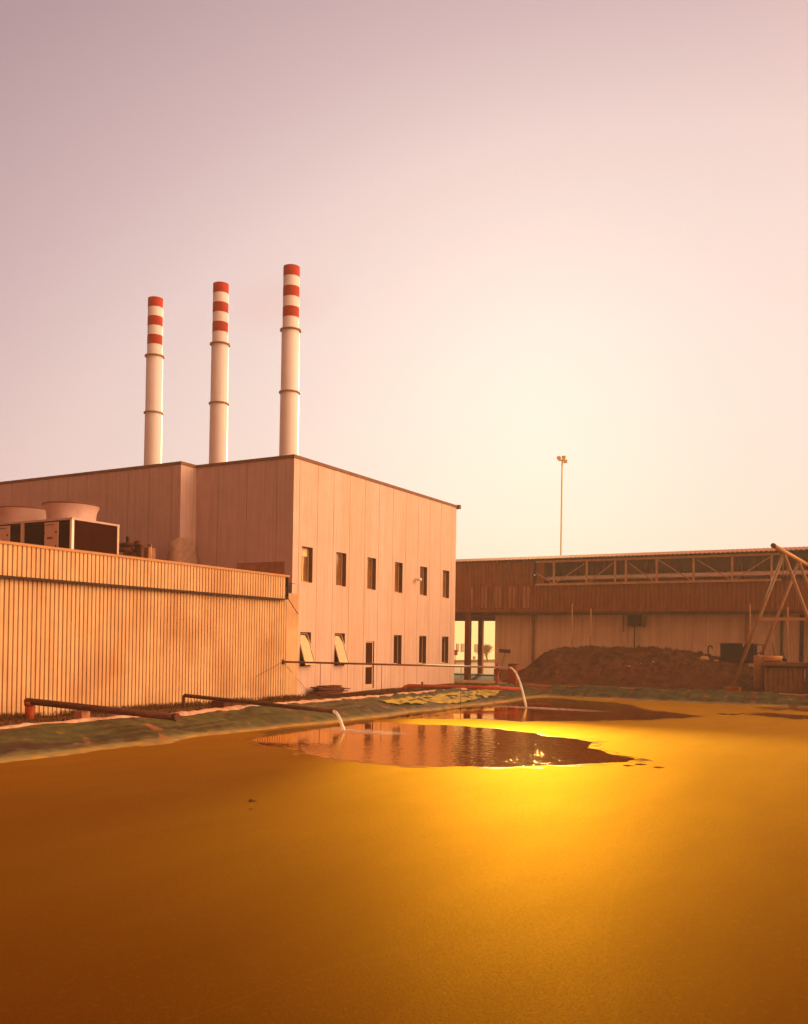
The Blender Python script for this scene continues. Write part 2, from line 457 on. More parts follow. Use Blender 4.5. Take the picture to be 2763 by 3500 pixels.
def axis(fine0, fine1, step, lo, hi):
    a = [fine0 + i * step for i in range(int((fine1 - fine0) / step) + 1)]
    v, s = fine0, step
    while v > lo: s *= 1.5; v -= s; a.insert(0, v)
    v, s = a[-1], step
    while v < hi: s *= 1.5; v += s; a.append(v)
    return a
g = B(); xs = axis(-22, -14, .25, -900, 900); xs = sorted(set([x for x in xs if x < -13.9] + [-13.5 + 1.0 * i for i in range(60)] + [x for x in xs if x > 46]))
ys = sorted(set([y * 1.0 for y in range(-4, 41)] + [41 + .25 * i for i in range(60)] + [57 + 3 * i for i in range(22)] + [-900, -400, -150, -60, -20, -8, 130, 160, 220, 320, 500, 900]))
vg = [[g.b.verts.new((x, y, gz(x, y))) for y in ys] for x in xs]
for i in range(len(xs) - 1):
    for j in range(len(ys) - 1):
        f = g.b.faces.new((vg[i][j], vg[i + 1][j], vg[i + 1][j + 1], vg[i][j + 1])); f.smooth = True
struct('ground', g, M['ground'])

# pond scum sheet
p = B(); p.quad((-17.2, .2, WL), (42, .2, WL), (42, 42.9, WL), (-17.2, 42.9, WL))
p.recalc = False; struct('pond', p, M['scum'])

# open water patches: outlines of where the film has been washed away by the jets
def fract(pts, depth, amp, seed):
    rnd = random.Random(seed)
    for d in range(depth):
        q = []
        for i in range(len(pts)):
            a, b = pts[i], pts[(i + 1) % len(pts)]
            q.append(a); dd = (b - a); nrm_ = Vector((-dd.y, dd.x, 0))
            q.append((a + b) / 2 + nrm_ * rnd.uniform(-amp, amp))
        pts = q
    return pts
def patch(name, px, depth=3, amp=.10, seed=1, dz=.004):
    pts = [onZ(a, b, WL + dz) for a, b in px]
    pts = fract(pts, depth, amp, seed)
    b = B(); f = b.poly([(q.x, q.y, WL + dz) for q in pts]); f.normal_update()
    if f.normal.z < 0: f.normal_flip()
    bmesh.ops.triangulate(b.b, faces=b.b.faces[:]); b.recalc = False
    if len(px) > 6:      # loose flakes and thinned film round the rim
        cx = sum(q.x for q in pts) / len(pts); cy = sum(q.y for q in pts) / len(pts); rp = []
        for i, q in enumerate(pts):
            d = Vector((q.x - cx, q.y - cy, 0)).normalized(); a_ = .22 + .5 * abs(noise.noise(Vector((q.x * .9, q.y * .9, seed))))
            rp.append((q.x + d.x * a_, q.y + d.y * a_, WL + dz * .5))
        r_ = B(); f = r_.poly(rp); f.normal_update()
        if f.normal.z < 0: f.normal_flip()
        bmesh.ops.triangulate(r_.b, faces=r_.b.faces[:]); r_.recalc = False
        struct(name, r_, M['flakes'])
    return struct(name, b, M['water'])
patch('open_water', [(860, 2533), (905, 2505), (1000, 2490), (1080, 2475), (1170, 2462), (1280, 2462), (1340, 2471), (1450, 2477), (1560, 2480), (1690, 2490), (1790, 2502), (1850, 2515),
                     (1935, 2522), (2025, 2540), (2005, 2555), (2060, 2566), (2110, 2582), (2160, 2590), (2145, 2603), (2080, 2606), (1990, 2610), (1900, 2616), (1800, 2618),
                     (1700, 2622), (1610, 2618), (1500, 2621), (1400, 2616), (1300, 2612), (1190, 2598), (1100, 2588), (1030, 2566), (950, 2552), (890, 2542)], 4, .14, 3)
patch('open_water', [(1285, 2460), (1400, 2430), (1500, 2415), (1600, 2402), (1720, 2390), (1830, 2385), (1930, 2388), (2040, 2398), (2120, 2404), (2165, 2418), (2230, 2430), (2320, 2438), (2395, 2447), (2330, 2454),
                     (2200, 2460), (2060, 2462), (1900, 2464), (1780, 2467), (1700, 2460), (1600, 2456), (1480, 2454), (1380, 2456)], 4, .10, 5)
patch('open_water', [(2560, 2440), (2620, 2436), (2680, 2440), (2763, 2446), (2850, 2452), (2850, 2460), (2763, 2455), (2700, 2456), (2640, 2448), (2580, 2444)], 3, .10, 8)
patch('open_water', [(2590, 2418), (2680, 2412), (2763, 2412), (2860, 2416), (2860, 2432), (2763, 2432), (2700, 2424), (2650, 2428)], 3, .12, 9)
for i, (a, b_) in enumerate([(2190, 2612), (2250, 2622), (2150, 2616), (2470, 2440), (2510, 2441)]):
    patch('open_water', [(a - 22, b_), (a - 5, b_ - 2), (a + 24, b_ + 1), (a, b_ + 3)], 2, .15, 20 + i)

# liner strip lying on the banks
def liner(name, pts_fn, n1, n2):
    b = B(); vv = []
    for i in range(n1 + 1):
        row = []
        for j in range(n2 + 1):
            X, Y = pts_fn(i / n1, j / n2)
            w = noise.noise(Vector((X * 2.2, Y * .9, 1))) * .05 + noise.noise(Vector((X * 5, Y * 3.5, 4))) * .028
            w += .09 * noise.noise(Vector((X * 3.6, Y * .22, 12)))
            w += .07 * max(0, noise.noise(Vector((X * 1.2 + Y * .5, Y * 2.2, 9)))) ** .5 if (Y > 29) else 0
            edge = min(1, j / n2 * 6 + .0)
            row.append(b.b.verts.new((X, Y, gz(X, Y) + .05 + w * .95)))
        vv.append(row)
    for i in range(n1):
        for j in range(n2):
            f = b.b.faces.new((vv[i][j], vv[i + 1][j], vv[i + 1][j + 1], vv[i][j + 1])); f.smooth = True
    bm = b.b
    return b
lb = liner('l', lambda u, v: (-15.0 - 2.75 * v, 3 + u * 39.0), 420, 22)
fb = liner('l', lambda u, v: (-15.9 + u * 50, 41.0 + 1.95 * v), 260, 16)
me = bpy.data.meshes.new('tmp'); fb.b.to_mesh(me); lb.b.from_mesh(me)
bpy.data.meshes.remove(me)
tag(make('pond_liner', lb, M['liner']), 'wrinkled dark green plastic liner lying on the banks of the settling pond', 'pond liner')

# kerb edging along the top of the bank
def strip(name, fn, n, w, h, label, m, cat='kerb'):
    b = B(); rows = []
    for i in range(n + 1):
        X, Y, ax = fn(i / n)
        z = gz(X, Y); j = noise.noise(Vector((X * 1.5, Y * 1.5, 0))) * .05; hh = h * (1 + .5 * noise.noise(Vector((X * 3, Y * 3, 2))))
        ww = w * (1 + .5 * noise.noise(Vector((X * 2, Y * 2, 7))))
        o = []
        for s_, zz in ((-1, -.05), (-1, hh * .8), (-.5, hh), (.5, hh * .95), (1, hh * .6), (1, -.05)):
            q = s_ * ww / 2 + j
            o.append(b.b.verts.new((X + (q if ax == 0 else 0), Y + (q if ax == 1 else 0), z + zz)))
        rows.append(o)
    for i in range(n):
        for k in range(5): b.b.faces.new((rows[i][k], rows[i + 1][k], rows[i + 1][k + 1], rows[i][k + 1]))
    return tag(make(name, b, m), label, cat)
strip('pond_kerb', lambda u: (-17.62 - .03 * wob(3 + u * 39), 3 + u * 38.6, 0), 300, .26, .10, 'long pinkish kerb strip between turf and green liner beside the ribbed building', M['kerb'])
strip('bank_kerb', lambda u: (-17.3 + u * 48, 42.95, 1), 200, .16, .06, 'thin dark earth edging along the far bank before the mound', M['block'])

# crumpled yellow sheet: sun sheen on the liner folds, put into colour
b = B(); vv = []
nu, nv = 200, 34
for i in range(nu + 1):
    row = []
    for j in range(nv + 1):
        u, v = i / nu, j / nv
        Y = 28.2 + u * 10.3
        X = -17.0 + (v) * (.35 + .75 * math.sin(math.pi * min(1, u * 1.05)) ** .7) + .14 * noise.noise(Vector((u * 14, v * 2, 5)))
        z = gz(X, Y) + .075 + .06 * abs(noise.noise(Vector((X * 3, Y * 1.6, 2)))) * 1.6 + .03 * noise.noise(Vector((X * 8, Y * 6, 2)))
        row.append(b.b.verts.new((X, Y, z)))
    vv.append(row)
for i in range(nu):
    for j in range(nv):
        c = (vv[i][j].co + vv[i + 1][j + 1].co) / 2
        if noise.noise(Vector((c.x * 2.0, c.y * .7, 31))) > .30: continue
        f = b.b.faces.new((vv[i][j], vv[i + 1][j], vv[i + 1][j + 1], vv[i][j + 1])); f.smooth = True
bmesh.ops.delete(b.b, geom=[v for v in b.b.verts if not v.link_faces], context='VERTS')
tag(make('sheen_sheet', b, M['yellow']), 'painted yellow sun sheen, a crumpled sheen sheet lying on the green liner below the factory wall', 'sheen sheet')

# paving in the yard behind
b = B(); zz = -.10
b.quad((-49.5, 60, zz + .02), (-22, 60, zz + .02), (-22, 180, zz + .02), (-49.5, 180, zz + .02))
struct('road', b, M['pave'])
b = B(); b.box(-24.0, -17.6, 43.2, 46.6, -.3, .045)
struct('pavement', b, M['pave'])
b = B(); b.quad((-55, 60, -.02), (-49.5, 60, -.02), (-49.5, 180, -.02), (-55, 180, -.02))
struct('lawn', b, mat('far lawn', (.22, .13, .015), .9, .3, 1.0))
exec_later = None

# ------------------------------------------------------------------ main factory building
XR, YL, XN = -21.1, 28.4, -26.06
ZT = onX(994, 1556, XR).z
YE = onX(1561, 1732, XR).y
main = thing('factory_building', 'tall pale concrete-panel factory block with two rows of narrow windows', 'building', (XR, YL, -.15))
def yX(px, py): return onX(px, py, XR).y
uz1, uz0 = onX(1032, 1866, XR).z, onX(1032, 1990, XR).z
lz1, lz0 = onX(1028, 2160, XR).z, onX(1028, 2280, XR).z
dz1, dz0 = onX(1264, 2192, XR).z, onX(1264, 2352, XR).z
ups = [(1032, 1069), (1150, 1184), (1257, 1286), (1351, 1377), (1437, 1461), (1515, 1537)]
los = [(1026, 1063), (1144, 1179), None, (1346, 1373), (1433, 1457), (1511, 1533)]
wins = []
for a, c in ups: wins.append((yX(a, 1920), yX(c, 1930), uz0, uz1, 'u'))
for q in los:
    if q: wins.append((yX(q[0], 2220), yX(q[1], 2220), lz0, lz1, 'l'))
door = (yX(1250, 2260), yX(1279, 2260), dz0, dz1)
joints = [yX(x, 1500 + y * .41) for x, y in ((1026, 300), (1088.6, 300), (1142.7, 330), (1198.5, 360), (1250.6, 400), (1297.7, 430), (1345.7, 470), (1390, 500), (1431.8, 530), (1472, 560), (1509.7, 590), (1546.6, 620))]
b = B(); jb = B()
ycut = sorted(set([YL, YE] + [w[0] for w in wins] + [w[1] for w in wins] + list(door[:2]) + [j - .009 for j in joints] + [j + .009 for j in joints]))
zcut = sorted([-.35, ZT, uz0, uz1, lz0, lz1, dz0, dz1])
holes = [w[:4] for w in wins] + [door]
def inhole(y, z): return any(h[0] < y < h[1] and h[2] < z < h[3] for h in holes)
def injoint(y): return any(abs(y - j) < .009 for j in joints)
for y0, y1 in zip(ycut, ycut[1:]):
    if y1 - y0 < 1e-5: continue
    for z0, z1 in zip(zcut, zcut[1:]):
        ym, zm = (y0 + y1) / 2, (z0 + z1) / 2
        if inhole(ym, zm): continue
        X = XR
        if injoint(ym):
            X -= .02
            jb.quad((X, y0, z0), (X, y1, z0), (X, y1, z1), (X, y0, z1))
            for yy in (y0, y1): jb.quad((X, yy, z0), (XR, yy, z0), (XR, yy, z1), (X, yy, z1))
        else:
            b.quad((X, y0, z0), (X, y1, z0), (X, y1, z1), (X, y0, z1))
# end wall + notch + remaining body
XW = -75
jl = [onY(x, 1640, YL).x for x in (746.4, 844.9, 947)]
YN = onX(620, 1573, XN).y
jl2 = [onY(x, 1660, YN).x for x in (43, 102, 166, 232, 298, 366, 439, 511, 587)]
def xwall(bb, Y, x0, x1, js):
    cuts = sorted([x0, x1] + [j - .009 for j in js] + [j + .009 for j in js])
    for a, c in zip(cuts, cuts[1:]):
        if any(abs((a + c) / 2 - j) < .008 for j in js): 
            jb.quad((a, Y + .02, -.35), (c, Y + .02, -.35), (c, Y + .02, ZT), (a, Y + .02, ZT))
            for xx in (a, c): jb.quad((xx, Y, -.35), (xx, Y + .02, -.35), (xx, Y + .02, ZT), (xx, Y, ZT))
        else: bb.quad((a, Y, -.35), (c, Y, -.35), (c, Y, ZT), (a, Y, ZT))
b.quad((XR, YE, -.35), (-60, YE, -.35), (-60, YE, ZT), (XR, YE, ZT))
b.recalc = False
for f in b.b.faces:
    f.normal_update()
    if f.normal.x < 0: f.normal_flip()
make('long_wall', b, M['concR'], main)
e = B(); xwall(e, YL, XN, XR, jl); xwall(e, YN, XW, XN, jl2)
e.quad((XN, YN, -.35), (XN, YL, -.35), (XN, YL, ZT), (XN, YN, ZT))
make('end_wall', e, M['concL'], main)
make('panel_joint', jb, M['joint'], main)
rf = B(); rf.poly([(XR, YL, ZT - .05), (XR, YE, ZT - .05), (XW, YE, ZT - .05), (XW, YN, ZT - .05), (XN, YN, ZT - .05), (XN, YL, ZT - .05)])
make('roof', rf, M['trim'], main)
t_ = B()
t_.box(XR - .25, XR + .035, YL - .035, YE + .03, ZT - .045, ZT + .075)
t_.box(XN - .0, XR - .26, YL - .035, YL + .25, ZT - .045, ZT + .073)
t_.box(XN - .25, XN + .035, YN - .035, YL - .04, ZT - .045, ZT + .075)
t_.box(XW, XN - .26, YN - .035, YN + .25, ZT - .045, ZT + .073)
t_.box(XR - .3, XR + .16, YE + .031, YE + .22, ZT - .10, ZT + .10)
make('roof_edging', t_, M['trim'], main)
# darker render band at the foot of end wall, above the low roof
bb = B(); q0, q1 = onY(812, 1925, YL), onY(974, 1925, YL)
bb.box(q0.x, q1.x, YL - .03, YL - .002, 4.0, onY(974, 1919, YL).z); make('flashing_band', bb, M['tarp'], main)
fb_ = B(); fb_.box(XR + .002, XR + .05, 28.6, YE, -.35, -.06); make('plinth', fb_, M['block'], main)
DEP = .20
def window(y0, y1, z0, z1, kind, idx):
    fr = B(); X = XR - DEP; w = .045
    # reveal lining
    fr.box(XR - DEP - .04, XR - .001, y0 + .0005, y0 + .012, z0, z1); fr.box(XR - DEP - .04, XR - .001, y1 - .012, y1 - .0005, z0, z1)
    fr.box(XR - DEP - .04, XR - .001, y0 + .013, y1 - .013, z1 - .012, z1 - .0005)
    f = make('window', fr, M['reveal'], main)
    s = B(); s.box(XR - DEP - .02, XR + .012, y0 + .013, y1 - .013, z0 - .002, z0 + .02); make('sill', s, M['frame'], f)
    k = B()
    for (a, c, d, e_) in ((y0 + .012, y0 + .012 + w, z0 + .02, z1 - .012), (y1 - .012 - w, y1 - .012, z0 + .02, z1 - .012)): k.box(X - .03, X + .015, a, c, d, e_)
    for (d, e_) in ((z0 + .02, z0 + .02 + w), (z1 - .012 - w, z1 - .012)): k.box(X - .03, X + .0145, y0 + .012 + w, y1 - .012 - w, d, e_)
    a0, a1, b0, b1 = y0 + .012 + w, y1 - .012 - w, z0 + .02 + w, z1 - .012 - w
    if kind == 'open':
        # fixed dark room behind, sash hinged at the head and pushed out
        d_ = B(); d_.quad((X - .35, y0 - .1, z0), (X - .35, y1 + .1, z0), (X - .35, y1 + .1, z1), (X - .35, y0 - .1, z1)); make('dark_opening', d_, M['box'], f)
        hz = z1 - .03; hh = (z1 - z0) - .04; an = R(19)
        sash = B(); gl = B()
        def P(y, s, o=0): return (X + .03 + math.sin(an) * s + math.cos(an) * o, y, hz - math.cos(an) * s + math.sin(an) * o)
        def slab(bb, ya, yb, s0, s1, o0, o1):
            v = [bb.b.verts.new(P(y, s, o)) for (y, s, o) in ((ya, s0, o0), (yb, s0, o0), (yb, s1, o0), (ya, s1, o0), (ya, s0, o1), (yb, s0, o1), (yb, s1, o1), (ya, s1, o1))]
            for ff in ((0, 3, 2, 1), (4, 5, 6, 7), (0, 1, 5, 4), (1, 2, 6, 5), (2, 3, 7, 6), (3, 0, 4, 7)): bb.b.faces.new([v[i] for i in ff])
        ya, yb = y0 + .02, y1 - .02
        slab(sash, ya, ya + .05, 0, hh, -.02, .02); slab(sash, yb - .05, yb, 0, hh, -.02, .02)
        slab(sash, ya + .05, yb - .05, 0, .05, -.02, .019); slab(sash, ya + .05, yb - .05, hh - .05, hh, -.02, .019)
        so = make('open_sash', sash, M['frame'], f)
        slab(gl, ya + .05, yb - .05, .05, hh - .05, -.004, .004)
        make('pane', gl, M['mirror'], f)
    else:
        make('frame', k, M['frame'], f)
        gl = B(); gl.box(X - .012, X - .004, a0, a1, b0, b1); make('pane', gl, M['glassdark'] if kind != 'l' else M['glassblack'], f)
        if idx == 0:
            c = B()
            c.box(X - .003, X + .003, a0, a1 - .04, b1 - .30, b1)
            for q, ww in ((.0, .10), (.13, .08), (.26, .05)):
                c.box(X - .003, X + .004, a0 + q, a0 + q + ww, b0, b1 - .31)
            make('curtain', c, M['blind'], f)
for i, w in enumerate(wins):
    window(w[0], w[1], w[2], w[3], 'open' if i in (6, 7) else w[4], i)
db = B(); y0, y1, z0, z1 = door
db.box(XR - .10, XR - .05, y0 + .001, y1 - .001, z0, z1 - .001)
dr = make('door', db, M['frame'], main)
k = B()
k.box(XR - .049, XR - .045, y0 + .09, y1 - .09, z0 + .18, z0 + .18 + (z1 - z0) * .36); k.box(XR - .049, XR - .045, y0 + .09, y1 - .09, z0 + .18 + (z1 - z0) * .44, z1 - .06)
make('pane', k, M['glassblack'], dr)
k = B(); k.tube([(XR - .045, y1 - .05, z0 + .95), (XR + .01, y1 - .05, z0 + .95), (XR + .01, y1 - .16, z0 + .95)], .012, 8); make('handle', k, M['dark'], dr)
# pale lamp between the 4th and 5th upper windows
q = onX(1421, 1980, XR)
lm = thing('wall_lamp', 'small pale wall lamp between the upper windows of the factory', 'lamp', (XR, q.y, q.z))
k = B(); k.tube([(XR + .001, q.y, q.z), (XR + .18, q.y - .02, q.z + .03)], .02, 8); make('bracket', k, M['frame'], lm)
k = B(); k.lathe((XR + .22, q.y - .03, 0), [(.02, q.z + .08), (.09, q.z + .05), (.14, q.z - .03), (.10, q.z - .09), (.02, q.z - .10)], 16); make('lamp_shade', k, M['stack'], lm)

# ------------------------------------------------------------------ chimneys
D0 = 45.0
chim = []
cpos = []
for (px, sc_, top) in ((987, 1, 910), (746, 1.0514, 970), (523, 1.0992, 1022)):
    pz = dep(px, 1560, 1); d = D0 * sc_
    c = dep(px, 1560, d); cpos.append((c, dep(px + 8, top, d).z))
c0, ztop = cpos[0]
zr1, zr2 = dep(987, 1128, D0).z, dep(987, 1342, D0).z
def chimney(c, zt, lab, first):
    cp = Vector((c.x, c.y, 9.1))
    root = thing('chimney', lab, 'chimney', cp, 'red and white striped chimneys on the factory roof')
    if first is None:
        rt, rm = .40, .435
        b = B(); b.lathe(cp, [(.47, 9.1), (.455, zr2 - .02), (.44, zr2), (.438, zr1 - .02), (rt, zr1), (rt, zt - .02), (rt - .03, zt), (rt - .05, zt - .02), (rt - .05, zt - 1.5)], 48)
        make('stack_shaft', b, M['stack'], root)
        h = .505
        for k in range(3):
            z1 = zt - .004 - k * 2 * h; b = B()
            if k == 0: b.lathe(cp, [(rt + .006, z1 - h), (rt + .006, z1 + .002), (rt - .028, z1 + .012), (rt - .045, z1 - .02)], 48)
            else: b.lathe(cp, [(rt + .006, z1 - h), (rt + .006, z1)], 48)
            make('red_band', b, M['red'], root)
        for z in (zr1, zr2):
            b = B(); b.lathe(cp, [(.435, z - .03), (.525, z - .03), (.525, z + .03), (.435, z + .03)], 48, True); make('flange_ring', b, M['ring'], root)
        b = B(); b.lathe(cp, [(.60, 9.05), (.60, 9.16), (.455, 9.24)], 40); make('base_collar', b, M['ring'], root)
        return root
    for ch in first.children:
        o = ch.copy(); COL.objects.link(o); o.parent = root
        o.scale = (1.0, 1.0, 1.0)
    return root
ca = chimney(c0, ztop, 'striped chimney nearest the factory corner, tallest of the three in view', None)
bpy.context.view_layer.update()
chimney(cpos[1][0], ztop, 'middle one of the three striped chimneys on the factory roof', ca)
chimney(cpos[2][0], ztop, 'striped chimney farthest from the corner, leftmost and lowest in view', ca)

# ------------------------------------------------------------------ ribbed low building
rb = thing('ribbed_building', 'low building clad in orange-tinted ribbed sheet with a deep overhanging fascia', 'building', (-20.95, 17, -.17))
def ribs(bb, X, y0, y1, z0, z1, pitch, deep, flat=.62, sl=.10):
    n = int((y1 - y0) / pitch); prof = []
    for i in range(n):
        a = y1 - (i + 1) * pitch
        prof += [(a, X), (a + pitch * flat, X), (a + pitch * (flat + sl), X - deep), (a + pitch * (1 - sl), X - deep)]
    prof = sorted(prof); prof.append((y1, X))
    v0 = [bb.b.verts.new((x, y, z0)) for y, x in prof]; v1 = [bb.b.verts.new((x, y, z1)) for y, x in prof]
    for i in range(len(prof) - 1): bb.b.faces.new((v0[i], v0[i + 1], v1[i + 1], v1[i]))
XF = -20.72
zf1, zf0 = onX(990, 1968, XF).z, onX(985, 2047, XF).z
yf = onX(989, 2000, XF).y
w_ = B(); ribs(w_, XF - .20, 5.8, onX(977, 2300, XF - .2).y, -.4, zf0 + .25, .145, .055, .70, .04); make('ribbed_wall', w_, M['rib'], rb)
w_ = B(); ribs(w_, XF, 5.8, yf - .22, zf0, zf1 - .05, .145, .055, .70, .04); make('ribbed_fascia', w_, M['rib'], rb)
t_ = B(); ye_ = onX(977, 2300, XF - .2).y; t_.box(XR + .002, XF - .235, ye_ - .12, YL + .25, -.4, zf0 + .24); t_.box(XF - .234, XF - .19, ye_ - .03, ye_ + .06, -.4, zf0 + .0); make('end_trim', t_, M['rib'], rb)
t_ = B(); t_.box(XF - .12, XF + .03, 5.8, yf, zf1 - .06, zf1 + .015); make('coping', t_, M['ribtrim'], rb)
t_ = B(); t_.box(XF - .19, XF - .05, 5.8, yf - .23, zf0 + .02, zf0 + .05); t_.box(XF - .07, XF - .012, 5.8, yf - .23, zf0 - .065, zf0 - .001); make('soffit_and_shade_strip', t_, M['dark'], rb)  # lower dark strip stands in for the shadow line under the fascia
t_ = B()
t_.box(XF - .16, XF - .02, yf - .05, yf, zf0 - .02, zf1 - .061); t_.box(XF - .05, XF - .03, yf - .21, yf - .051, zf0 + .0, zf0 + .05)
t_.box(XF - .12, XF - .06, yf - .2, yf - .06, zf0 + .18, zf0 + .42)
make('end_bracket', t_, M['dark'], rb)
t_ = B(); t_.tube([(XF + .0, yf - .03, zf0 - .01), (XF + .12, yf + .42, zf0 - .55)], .014, 6); make('brace', t_, M['dark'], rb)
t_ = B(); t_.poly([(XF - .125, 5.8, 4.25), (XF - .125, YL - .05, 4.25), (XN + .1, YL - .05, 4.25), (XN + .1, YN - .05, 4.25), (-60, YN - .05, 4.25), (-60, 5.8, 4.25)]); make('roof', t_, M['block'], rb)
t_ = B(); t_.box(-60, -21.2, 5.75, 5.85, -.4, 4.2); make('side_wall', t_, M['rib'], rb)
# thin vent on its roof
q = onX(516, 1900, -21.3)
vp = thing('roof_vent', 'thin upright vent pipe with a small bent head behind the ribbed fascia', 'vent pipe', (-21.3, q.y, 4.25))
zt_ = onX(520, 1860, -21.3).z
k = B(); k.tube([(-21.3, q.y, 4.25), (-21.3, q.y, zt_)], .018, 8); make('pipe', k, M['rib'], vp)
k = B(); k.tube([(-21.3, q.y, zt_ - .04), (-21.33, q.y - .1, zt_ - .05)], .03, 8); make('vent_head', k, M['dark'], vp)

# ------------------------------------------------------------------ roof cooling unit
cu = thing('cooling_unit', 'rooftop cooling unit with two round fan shrouds and dark coil sides', 'cooling unit', (-25.9, 22.1, 4.25))
XC, YC = -25.9, 22.1
c1 = dep(247, 1768, 31.9)
XC, YC = c1.x, c1.y
ZU = c1.z
YB = onX(409, 1795, XC).y
XP = onY(77, 1790, YC).x; MOD = XC - XP
k = B()
for m_ in range(3):
    a = XC - m_ * MOD
    k.box(a - MOD + .08, a - .08, YC + .03, YB - .03, 4.40, ZU - .10)
make('coil_panel', k, M['coil'], cu)
k = B(); 
for m_ in range(1, 4): 
    k.box(XC - m_ * MOD - .09, XC - m_ * MOD + .09, YC, YC + .08, 4.3, ZU - .07); make('corner_post', k, M['case'], cu); k = B()
k.box(XC - .10, XC, YC, YC + .10, 4.3, ZU - .07); make('corner_post', k, mat('corner post with painted sheen', (.95, .82, .68), .35, .03), cu); k = B(); k.box(XC - .09, XC - .002, YB - .09, YB, 4.3, ZU - .07)  # paler than the other posts: light caught on its face, put into colour
make('corner_post', k, M['case'], cu)
k = B(); k.box(XC - 3 * MOD, XC + .01, YC - .01, YB + .01, ZU - .07, ZU); k.box(XC - 3 * MOD, XC - .003, YC + .003, YB, 4.26, 4.34); make('casing_top', k, M['shroud'], cu)
k = B(); k.box(XC - .012, XC - .006, YC + .11, YB - .10, 4.36, ZU - .08); make('coil_guard', k, M['coil'], cu)
for m_, px in ((0, (155, 201)), (1, (-12, 35))):
    xa, xb = onY(px[0], 1800, YC).x, onY(px[1], 1800, YC).x
    zt1 = onY(180, 1785, YC).z
    k = B(); k.box(xa, xb, YC - .03, YC + .02, 4.45, zt1); ap = make('access_panel', k, M['case'], cu, .008)
    k = B(); zc = zt1 - .10; w2 = (xb - xa)
    k.tube([(xa + w2 * .15, YC - .032, zc), (xa + w2 * .15, YC - .07, zc), (xb - w2 * .3, YC - .07, zc), (xb - w2 * .3, YC - .032, zc)], .012, 6)
    make('handle', k, M['dark'], ap)
    for zz in (.35, .85): k = B(); k.box(xb - .12, xb - .06, YC - .045, YC - .031, zt1 - zz - .03, zt1 - zz + .03); make('latch', k, M['dark'], ap)
    for zz in (.38, .88): k = B(); k.box(xa - .02, xa + .03, YC - .045, YC - .031, zt1 - zz - .03, zt1 - zz + .03); make('latch', k, M['dark'], ap)
    k = B(); za = zt1 - .56      # a worn, illegible nameplate: blocky dark characters
    x = xa + w2 * .22
    for ww, gap in ((.05, .02), (.06, .015), (.05, .02), (.06, .02)):
        k.box(x, x + ww, YC - .034, YC - .031, za - .035, za + .035); x += ww + gap
    make('nameplate', k, M['mark'], ap)
ym = (YC + YB) / 2
for m_ in range(3):
    xm = XC - MOD * (m_ + .5); r0 = .86
    k = B(); zt1 = ZU + .62
    k.lathe((xm, ym, 0), [(r0, ZU - .01), (r0, ZU + .22), (r0 + .03, ZU + .42), (r0 + .12, zt1 - .03), (r0 + .13, zt1), (r0 + .09, zt1), (r0 + .0, ZU + .42), (r0 - .04, ZU + .2), (r0 - .04, ZU)], 48)
    s = make('fan_shroud', k, M['shroud'], cu)
    k = B(); k.lathe((xm, ym, 0), [(r0 + .125, zt1 - .02), (r0 + .16, zt1 - .012), (r0 + .16, zt1 + .02), (r0 + .10, zt1 + .02)], 48, True); make('rim', k, M['trim'], s)
    k = B()
    for a in range(5):
        an = a * 2 * math.pi / 5
        k.bar((xm + .1 * math.cos(an), ym + .1 * math.sin(an), ZU + .25), (xm + .78 * math.cos(an), ym + .78 * math.sin(an), ZU + .3), .2, .02)
    k.lathe((xm, ym, 0), [(.01, ZU + .1), (.12, ZU + .1), (.12, ZU + .35), (.01, ZU + .36)], 16)
    make('fan', k, M['dark'], s)
# pipework beside the unit
pp = thing('roof_pipework', 'dark bundled pipes and valve beside the cooling unit', 'pipes', (XC + 1.0, YB + .4, 4.25))
y_ = YB + .6
a, c = onY(405, 1864, y_), onY(472, 1866, y_)
k = B(); k.tube([a, (c.x, y_, a.z)], .10, 12); k.tube([(a.x, y_ - .1, a.z - .2), (c.x - .2, y_ - .1, a.z - .2)], .08, 10); make('pipe', k, M['pipe_mid'], pp)
k = B(); k.tube([(c.x + .02, y_, a.z - .3), (c.x + .02, y_, a.z + .12)], .13, 14); k.tube([(c.x + .25, y_ - .05, 4.25), (c.x + .25, y_ - .05, a.z - .1), (c.x, y_ - .05, a.z - .05)], .10, 12); make('valve_body', k, M['pipe_dark'], pp)
k = B(); q = onY(438, 1845, y_); k.box(q.x - .05, q.x + .05, y_ - .05, y_ + .05, q.z - .15, q.z + .12); k.tube([(q.x, y_, q.z - .3), (q.x, y_, q.z - .1)], .02, 6); make('valve_head', k, M['dark'], pp)
k = B(); k.box(a.x + .1, c.x + .4, y_ + .15, y_ + .5, 4.25, a.z - .12); make('casing', k, M['tarp'], pp)
# canvas sheet tied round the notch corner
q = onX(620, 1838, XN + .1)
k = B(); rows = []
pts = [(XN - .62, YN - .05), (XN - .35, YN - .22), (XN + .02, YN - .10), (XN + .10, YN + .1), (XN + .12, YL - .25), (XN + .18, YL - .10), (XN + .40, YL - .12)]
tz = [5.5, 5.95, 6.15, 6.18, 6.15, 5.6, 4.7]
for (x, y), z in zip(pts, tz):
    rows.append([k.b.verts.new((x + .05 * noise.noise(Vector((x * 3, s_ * 4, 1))), y - .06 * s_ + .05 * noise.noise(Vector((y * 5, s_ * 5, 3))), lerp(4.3, z, 1 - s_))) for s_ in [i / 8 for i in range(9)]])
for i in range(len(rows) - 1):
    for j in range(8): f = k.b.faces.new((rows[i][j], rows[i + 1][j], rows[i + 1][j + 1], rows[i][j + 1])); f.smooth = True
tag(make('tarpaulin', k, mat('faded canvas', (.46, .26, .19), .8, .2, 4)), 'brown tarpaulin hanging round the step in the factory end wall', 'tarpaulin')

